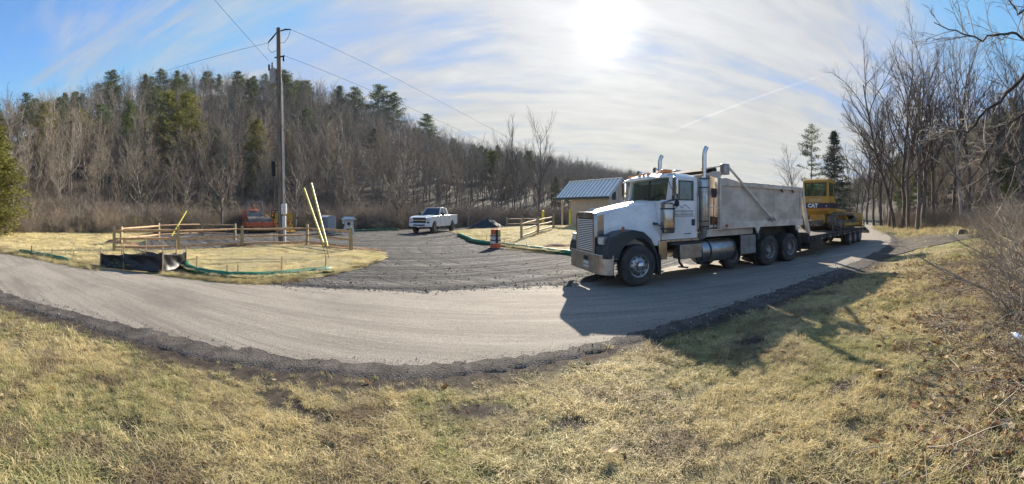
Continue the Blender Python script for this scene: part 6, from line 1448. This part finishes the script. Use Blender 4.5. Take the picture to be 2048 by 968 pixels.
scatter('verge_grass', GT, *[np.concatenate([a[i] for a in A]) for i in range(3)], np.concatenate([a[3] for a in A]), 'dry yellow and green grass covering the verge in front of the road', 'grass')
print('GRASS', sum(len(a[0]) for a in A))
# grass between the road and the socks, weeds at the field edge
def band(pts, n, w, sc, lay=.5):
    out = []
    for i in range(n):
        k = RG.integers(len(pts) - 1); t = RG.uniform(); x = pts[k][0] * (1 - t) + pts[k + 1][0] * t + RG.normal(0, w); y = pts[k][1] * (1 - t) + pts[k + 1][1] * t + RG.normal(0, w * .6); out.append((x, y, hz(x, y) + .03))
    s = RG.uniform(.7, 1.4, n) * sc; return np.array(out), np.column_stack([RG.normal(0, .1, n), RG.normal(0, .1, n), RG.uniform(0, 6.28, n)]), np.column_stack([s, s, s]), RG.choice(5, n)
B = [band([P(330, 551), P(400, 560), P(460, 566), P(520, 568), P(600, 562)], 1300, .16, 1.0), band([P(0, 503), P(50, 514), P(140, 532), P(195, 541)], 900, .22, 1.3), band([(-12.4, 10), (-8, 8.9), (-6, 10.4)], 350, .6, 1.0),
     band([P(1760, 455), P(1800, 464), P(1860, 473), P(1960, 480), P(2040, 490)], 1600, 1.2, 2.6)]
scatter('roadside_grass', GT, *[np.concatenate([a[i] for a in B]) for i in range(3)], np.concatenate([a[3] for a in B]), 'short grass and weeds between the road and the green socks', 'grass')
ST = [tuft(11, 26, .16, .008, .14, 2.6, M_strawb), tuft(12, 22, .22, .008, .12, 3.4, M_strawb), tuft(13, 24, .12, .007, .12, 1.5, M_strawb)]
def in_poly(x, y, poly):
    c = np.zeros(len(x), bool); n = len(poly)
    for i in range(n):
        (x1, y1), (x2, y2) = poly[i], poly[(i + 1) % n]
        if y1 == y2: continue
        c ^= ((y1 > y) != (y2 > y)) & (x < (x2 - x1) * (y - y1) / (y2 - y1) + x1)
    return c
P_, R_s, S_s, I_s = [], [], [], []
for poly, n, sc in ((isl, 7000, 1.0), (fld, 9000, 1.7), (fr, 6000, 1.6)):
    xs_, ys_ = [p[0] for p in poly], [p[1] for p in poly]; x = RG.uniform(max(min(xs_), -34), max(xs_) + .2, n); y = RG.uniform(max(min(ys_), -3), max(ys_), n)
    k = in_poly(x, y, poly); x, y = x[k], y[k]; m = len(x); s = RG.uniform(.7, 1.3, m) * sc
    P_.append(np.column_stack([x, y, hgt(x, y, False) + .13 + .02 * sc])); R_s.append(np.column_stack([RG.normal(0, .1, m), RG.normal(0, .1, m), RG.uniform(0, 6.28, m)])); S_s.append(np.column_stack([s, s, s * .7])); I_s.append(RG.choice(3, m))
scatter('loose_straw', ST, np.concatenate(P_), np.concatenate(R_s), np.concatenate(S_s), np.concatenate(I_s), 'loose pale straw strewn over the seeded ground', 'straw')
# loose stones along the shoulder, the lot edge and on the road
def stone(seed):
    rg = np.random.default_rng(seed); import bmesh
    bm = bmesh.new(); bmesh.ops.create_icosphere(bm, subdivisions=1, radius=1)
    for v in bm.verts: v.co *= rg.uniform(.7, 1.15); v.co.z *= .65
    me = bpy.data.meshes.new('stone'); bm.to_mesh(me); bm.free(); return me
M_st1 = mat('dark road stone', (0.15, 0.135, 0.12), .9, var=.5, vscale=1.5); M_st2 = mat('grey crushed stone', (0.36, 0.345, 0.33), .9, var=.4, vscale=1.2); M_st3 = mat('brown clod', (0.085, 0.055, 0.035), 1, var=.3)
SS = []
for i in range(6):
    me = stone(i); me.materials.append([M_st1, M_st2, M_st3][i % 3]); SS.append(me)
def stones(n, fx, sc):
    x, y = fx(n); r = np.hypot(x, y); s = RG.lognormal(0, .45, n) * sc * np.clip(r / 7, .8, 2.2)
    return np.column_stack([x, y, hgt(x, y, False) + .045]), RG.uniform(0, 6.28, (n, 3)), np.column_stack([s, s, s]), RG.choice(6, n, p=[.27, .12, .2, .2, .09, .12])
def f_sh(n): x = RG.uniform(-12, 9, n); return x, nE(x) - wS(x) * RG.uniform(-.5, 1.25, n)
def f_rd(n): x = RG.uniform(-14, 12, n); return x, nE(x) + (fE(x) - nE(x)) * RG.beta(.8, 1.1, n)
def f_lot(n): x = RG.uniform(-6, 4, n); return x, fE(x) + RG.normal(0, .35, n) + RG.exponential(1.2, n) * (RG.uniform(size=n) < .5)
def f_wide(n): x = RG.uniform(-16, 6, n); return x, RG.uniform(9.5, 34, n)
C = [stones(6000, f_sh, .005), stones(2600, f_rd, .0042), stones(2500, f_lot, .007), stones(2500, f_wide, .006)]
keep = ~in_poly(C[3][0][:, 0], C[3][0][:, 1], isl) & ~in_poly(C[3][0][:, 0], C[3][0][:, 1], fr) & ~in_poly(C[3][0][:, 0], C[3][0][:, 1], fld); C[3] = tuple(a[keep] for a in C[3])
scatter('loose_stones', SS, *[np.concatenate([a[i] for a in C]) for i in range(3)], np.concatenate([a[3] for a in C]), 'loose stones and clods along the road edges and on the gravel', 'stones')
# twig litter under the brush
def litter(seed):
    rg = np.random.default_rng(seed); T = Tubes()
    for i in range(9):
        a = rg.uniform(0, 6.28); L = rg.uniform(.12, .55); p0 = np.array([rg.normal(0, .22), rg.normal(0, .22), rg.uniform(.0, .06)]); d = np.array([cos(a), sin(a), rg.normal(.05, .12)])
        pp = [p0]
        for k in range(3): pp.append(pp[-1] + unit(d + rg.normal(0, .22, 3) * [1, 1, .4]) * L / 3)
        T.chain(pp, [.006, .005, .004, .002], 3)
    return T.mesh('litter', [M_bark, M_twig, M_tan][seed % 3])
n = 900; a = RG.uniform(1.12, 1.62, n); r = np.sqrt(RG.uniform(2.0 ** 2, 12 ** 2, n)); x, y = r * np.sin(a), r * np.cos(a); s = RG.uniform(.35, 1.0, n)
scatter('twig_litter', [litter(i) for i in range(6)], np.column_stack([x, y, hgt(x, y) + .015]), np.column_stack([RG.normal(0, .1, n), RG.normal(0, .1, n), RG.uniform(0, 6.28, n)]), np.column_stack([s, s, s]), RG.choice(6, n), 'dead twigs littering the ground under the brush at the verge edge', 'twigs')
# fallen leaves
def leaf(seed, m):
    rg = np.random.default_rng(seed); v = []
    for i, (x, w) in enumerate(((-.05, .002), (-.03, .022), (0, .034), (.03, .02), (.055, .001))):
        c = rg.uniform(.0, .02); v += [(x, -w, c + rg.uniform(0, .012)), (x, 0, .004), (x, w, c)]
    f = [(i * 3 + j, i * 3 + j + 1, i * 3 + j + 4, i * 3 + j + 3) for i in range(4) for j in range(2)]
    me = bpy.data.meshes.new('leaf'); me.from_pydata(v, [], f); me.materials.append(m); return me
LM = [leafmat('pale dead leaf', (0.42, 0.32, 0.20), (0.62, 0.50, 0.34), .25), leafmat('brown dead leaf', (0.16, 0.085, 0.045), (0.30, 0.17, 0.10), .25)]
LV = [leaf(1, LM[0]), leaf(2, LM[1]), leaf(3, LM[1]), leaf(4, LM[1])]
n = 6500; r = np.sqrt(RG.uniform(1.5, 13 ** 2, n)); a = np.where(RG.uniform(size=n) < .80, RG.triangular(.9, 1.5, 1.62, n), RG.uniform(-1.6, 1.2, n)); x, y = r * np.sin(a), r * np.cos(a)
k = (nE(x) - wS(x) - y > 0.05) & ((a > .95) | (RG.uniform(size=n) < .35)); x, y = x[k], y[k]; m = len(x); s = RG.uniform(.4, .95, m)
scatter('fallen_leaves', LV, np.column_stack([x, y, hgt(x, y) + .03]), np.column_stack([RG.normal(0, .5, m), RG.normal(0, .5, m), RG.uniform(0, 6.28, m)]), np.column_stack([s, s, s]), RG.choice(4, m, p=[.22, .26, .26, .26]), 'dead brown and pale leaves scattered in the verge grass', 'leaves')
for px, py, lab in ((1222, 922, 'large pale curled leaf lying in the grass below the middle of the road'), (2015, 893, 'large tan leaf in the dark grass at the lower end of the brush'), (1755, 783, 'pale leaf at the tip of the long stack shadow')):
    x, y = P(px, py); o = link('dead_leaf', leaf(px, LM[0]), None, None, (x, y, hz(x, y) + .06), (.3, .2, px)); o.scale = (1.4, 1.4, 1.4); tag(o, lab, 'leaf')

# ================================================================== brush and branches at the right
sp3 = [(4, 6, 0.7, 0.5, 0.16, -0.03, 5, 0.2, 0.010), (3, 4, 0.7, 0.5, 0.22, -0.02, 3, 0.2, 0.005), (2, 3, 0.7, 0.5, 0.2, 0.0, 3, 0.2, 0.003), (1, 0, 0, 0, .1, 0, 3, 0, 0.002)]
def near_bush(seed, h, n, spread, r):
    rg = np.random.default_rng(seed); T = (Tubes(), Tubes())
    for i in range(n):
        a = rg.uniform(0, 6.28); t = abs(rg.normal(.2, spread)); grow(rg, T, 0, np.array([rg.normal(0, .15), rg.normal(0, .15), -.05]), unit(np.array([cos(a) * t, sin(a) * t, 1])), h * rg.uniform(.5, 1.1), r * rg.uniform(.6, 1.2), sp3, 2)
    return T[0].mesh('shrub_stems', M_bark), T[1].mesh('shrub_twigs', M_twig)
NB = [near_bush(700, 2.2, 13, .6, .020), near_bush(701, 1.7, 16, .9, .016), near_bush(702, 2.8, 9, .5, .026), near_bush(703, 1.2, 18, 1.3, .012)]
bl = [(2052, 4.6, 3, .9, 'low tangled bare shrub beside the crushed plastic bottle'), (2040, 6.4, 1, 1.0, 'spreading bare shrub just behind the crushed plastic bottle'), (1995, 6.6, 3, .75, 'small bare shrub at the inner edge of the brush beside the long fallen stick'),
      (2035, 8.2, 0, 1.1, 'tall tangled bare shrub at the right edge of the verge'), (2000, 9.5, 3, 1.3, 'low wide bare shrub behind the small one at the brush edge'), (1960, 12.5, 1, .85, 'arching bare shrub standing farthest into the mown verge'),
      (2010, 12, 0, 1.15, 'dense grey shrub between the verge and the tall trees'), (2055, 10.5, 2, 1.2, 'tall whippy shrub against the picture edge'), (1985, 16, 0, 1.1, 'grey shrub beside the end of the turn-out'), (2030, 16, 2, 1.2, 'upright shrub behind the dense grey one'),
      (1950, 20, 1, 1.2, 'low brown shrub at the far side of the turn-out'), (2005, 21, 2, 1.3, 'tall shrub beneath the roadside trees near the picture edge'), (2075, 7.5, 2, 1.25, 'tall shrub mostly outside the picture behind the verge edge')]
for px, d, v, s, lab in bl:
    s *= .8
    x, y = PD(px, d); place_tree('bare_shrub', NB[v], x, y, s, RG.uniform(0, 6.28), lab, 'bare shrubs along the right edge of the verge', 'shrub', names=('stems', 'twigs'))
# tree just outside the right edge whose limbs reach into the picture
def at(px, py, d): x, y = PD(px, d); return np.array([x, y, CAM_H + (HOR - py) * d / F_PX])
OT = empty('overhanging_tree', (*PD(2125, 9.0), hz(*PD(2125, 9.0))), 0, 'dark limbed bare tree at the right edge reaching its branches over the verge', 'tree'); oo = np.array(OT.location)
rg = np.random.default_rng(77); T1, T2 = Tubes(), Tubes(); spb = [(3, 4, 0.6, 0.5, 0.14, 0.05, 4, 0.15, 0.010), (2, 4, 0.6, 0.5, 0.18, 0.02, 3, 0.2, 0.006), (2, 0, 0, 0, .15, 0, 3, 0, 0.004)]
base = np.array([*PD(2125, 9.0), 0.0]); T1.chain([base + [0, 0, -.3] - oo, base + [.05, 0, 2.2] - oo, at(2118, 130, 9.0) - oo, at(2110, -60, 9.1) - oo, at(2100, -260, 9.2) - oo], [.20, .17, .14, .11, .05], 10)
limbs = [([at(2118, 140, 9.0), at(2075, 120, 8.7), at(2046, 152, 8.4), at(2012, 190, 8.2), at(1975, 222, 8.1), at(1935, 262, 8.2), at(1915, 262, 8.4), at(1880, 250, 8.6)], .055), ([at(2112, 60, 9), at(2060, 80, 8.2), at(2022, 72, 7.8), at(1985, 70, 7.6), at(1950, 78, 7.5), at(1915, 62, 7.5), at(1868, 45, 7.6)], .034),
         ([at(2110, 0, 9), at(2060, 10, 8.4), at(2040, 30, 8.0), at(2010, -10, 8)], .04), ([at(2115, 230, 9), at(2070, 210, 8.3), at(2035, 236, 8.0), at(2005, 262, 7.9), at(1975, 300, 8.0), at(1960, 330, 8.1)], .04), ([at(2118, 330, 9), at(2070, 300, 8), at(2030, 330, 7.6), at(1985, 345, 7.5), at(1945, 372, 7.6)], .032)]
for pts_, r in limbs:
    fine = []
    for a_, b_ in zip(pts_[:-1], pts_[1:]):
        for k in range(3): fine.append(a_ + (b_ - a_) * k / 3 + rg.normal(0, .025, 3) - oo)
    fine.append(pts_[-1] - oo); m_ = len(fine); T1.chain(fine, [r * (1 - .8 * i / m_) for i in range(m_)], 7)
    for i in range(3, m_ - 1):
        for _ in range(2):
            if rg.uniform() < .75:
                dd = unit(fine[i + 1] - fine[i]); o_ = unit(np.cross(dd, rg.normal(0, 1, 3))); grow(rg, (T2, T2), 0, fine[i], unit(dd * .7 + o_ * .8 + np.array([0, 0, .25])), rg.uniform(.4, 1.2), max(.006, r * .28), spb, 9)
link('trunk', T1.mesh('overhanging_trunk', bark('dark limb bark', (0.05, 0.042, 0.035), (0.14, 0.12, 0.10))), None, OT); link('twigs', T2.mesh('overhanging_twigs', M_bark), None, OT)  # darkest bark colour, for the trunk and limbs
# fallen sticks
for a_, b_, r, lab in (((1945, 700), (2035, 650), .016, 'long thin stick lying on the leaves below the brush'), ((1962, 520), (2048, 575), .022, 'dark leaning branch sticking out of the brush over the verge'), ((1885, 655), (1912, 668), .014, 'short pale stick lying in the grass left of the brush')):
    A_, B_ = np.array([*P(*a_), 0.]), np.array([*P(*b_), 0.]); 
    za = .55 if r > .02 else .05
    if r > .02: A_ = at(1962, 508, 9.0); B_ = at(2055, 585, 8.6)
    else: A_[2] = hz(*A_[:2]) + .06; B_[2] = hz(*B_[:2]) + .10
    T_ = Tubes(); pp = [A_ + (B_ - A_) * k / 6 + rg.normal(0, .012, 3) for k in range(7)]; T_.chain(pp, [r * (.35 + .65 * k / 6) for k in range(7)], 6)
    for k in (2, 3, 4): dd = unit(pp[k] - pp[k + 1]); T_.chain([pp[k], pp[k] + (dd + rg.normal(0, .4, 3)) * .15, pp[k] + (dd + rg.normal(0, .4, 3) + [0, 0, .3]) * .33], [r * .4, r * .3, r * .15], 4)
    o = link('fallen_branch', T_.mesh('fallen_branch', M_bark)); tag(o, lab, 'branch')
# crushed bottle and black lump
x, y = P(2036, 706); o = empty('plastic_bottle', (x, y, hz(x, y) + .07), .6, 'crushed pale plastic bottle lying on leaves under the brush', 'bottle'); o.rotation_euler = (.25, 0, .9)
MB().tube([(-.10, 0, 0), (-.09, 0, 0), (-.02, .005, 0), (.05, 0, .008), (.09, 0, .01), (.115, 0, .012), (.135, 0, .012)], [.028, .036, .033, .038, .030, .014, .014], 14).build('bottle_body', mat('cloudy plastic', (.72, .76, .80), .25, coat=.6), o, smooth=60); MB().tube([(-.04, .004, 0), (.03, .001, .006)], [.0375, .0385], 14).build('label_band', mat('blue bottle band', (.25, .40, .65), .5), o)
MB().tube([(.134, 0, .012), (.152, 0, .012)], .016, 12).build('cap', M_kiosk, o)
x, y = P(1924, 483); rg = np.random.default_rng(5); o = MB().loft([[(.5 * f1 * cos(k * pi / 5) * (1 + .15 * rg.normal()), .28 * f1 * sin(k * pi / 5) * (1 + .15 * rg.normal()), z_) for k in range(10)] for f1, z_ in ((1, -.05), (1.05, .1), (.8, .22), (.3, .27))]).build('charred_log', M_ink, None, smooth=60, loc=(x, y, hz(x, y))); tag(o, 'charred black log lying on the grass beyond the turn-out', 'log')
for i, (px, d, lab) in enumerate(((1910, 33.5, 'cut log at the near end of the woodpile behind the turn-out'), (1922, 34.2, 'pale cut log in the middle of the woodpile behind the turn-out'), (1934, 33.8, 'cut log at the far end of the woodpile behind the turn-out'))):
    x, y = PD(px, d); o = MB().tube([(-.5, 0, .2), (.5, .1, .24)], [.17, .15], 12).build('cut_log', mat('cut log face %d' % i, (.42, .33, .22), .8, col2=(.2, .16, .12), vscale=3), None, loc=(x, y, hz(x, y) + .35 * (i == 1)), rot=(0, 0, i * .8)); tag(o, lab, 'log')

# ================================================================== haze
hb = MB().box(-950, 950, -950, 950, -6.5, 175); o = link('haze', hb.mesh('haze', None, 0)); tag(o, kind='stuff', label='thin bluish winter haze filling the valley', cat='haze')
hm = bpy.data.materials.new('thin haze'); hm.use_nodes = True; t = hm.node_tree; t.nodes.clear(); q = NT(t)
vo = q.new('ShaderNodeVolumePrincipled', {'Color': (0.80, 0.88, 1.0, 1), 'Density': 0.0002, 'Anisotropy': 0.0}); t.links.new(vo.outputs[0], q.new('ShaderNodeOutputMaterial').inputs['Volume'])
o.data.materials.append(hm)
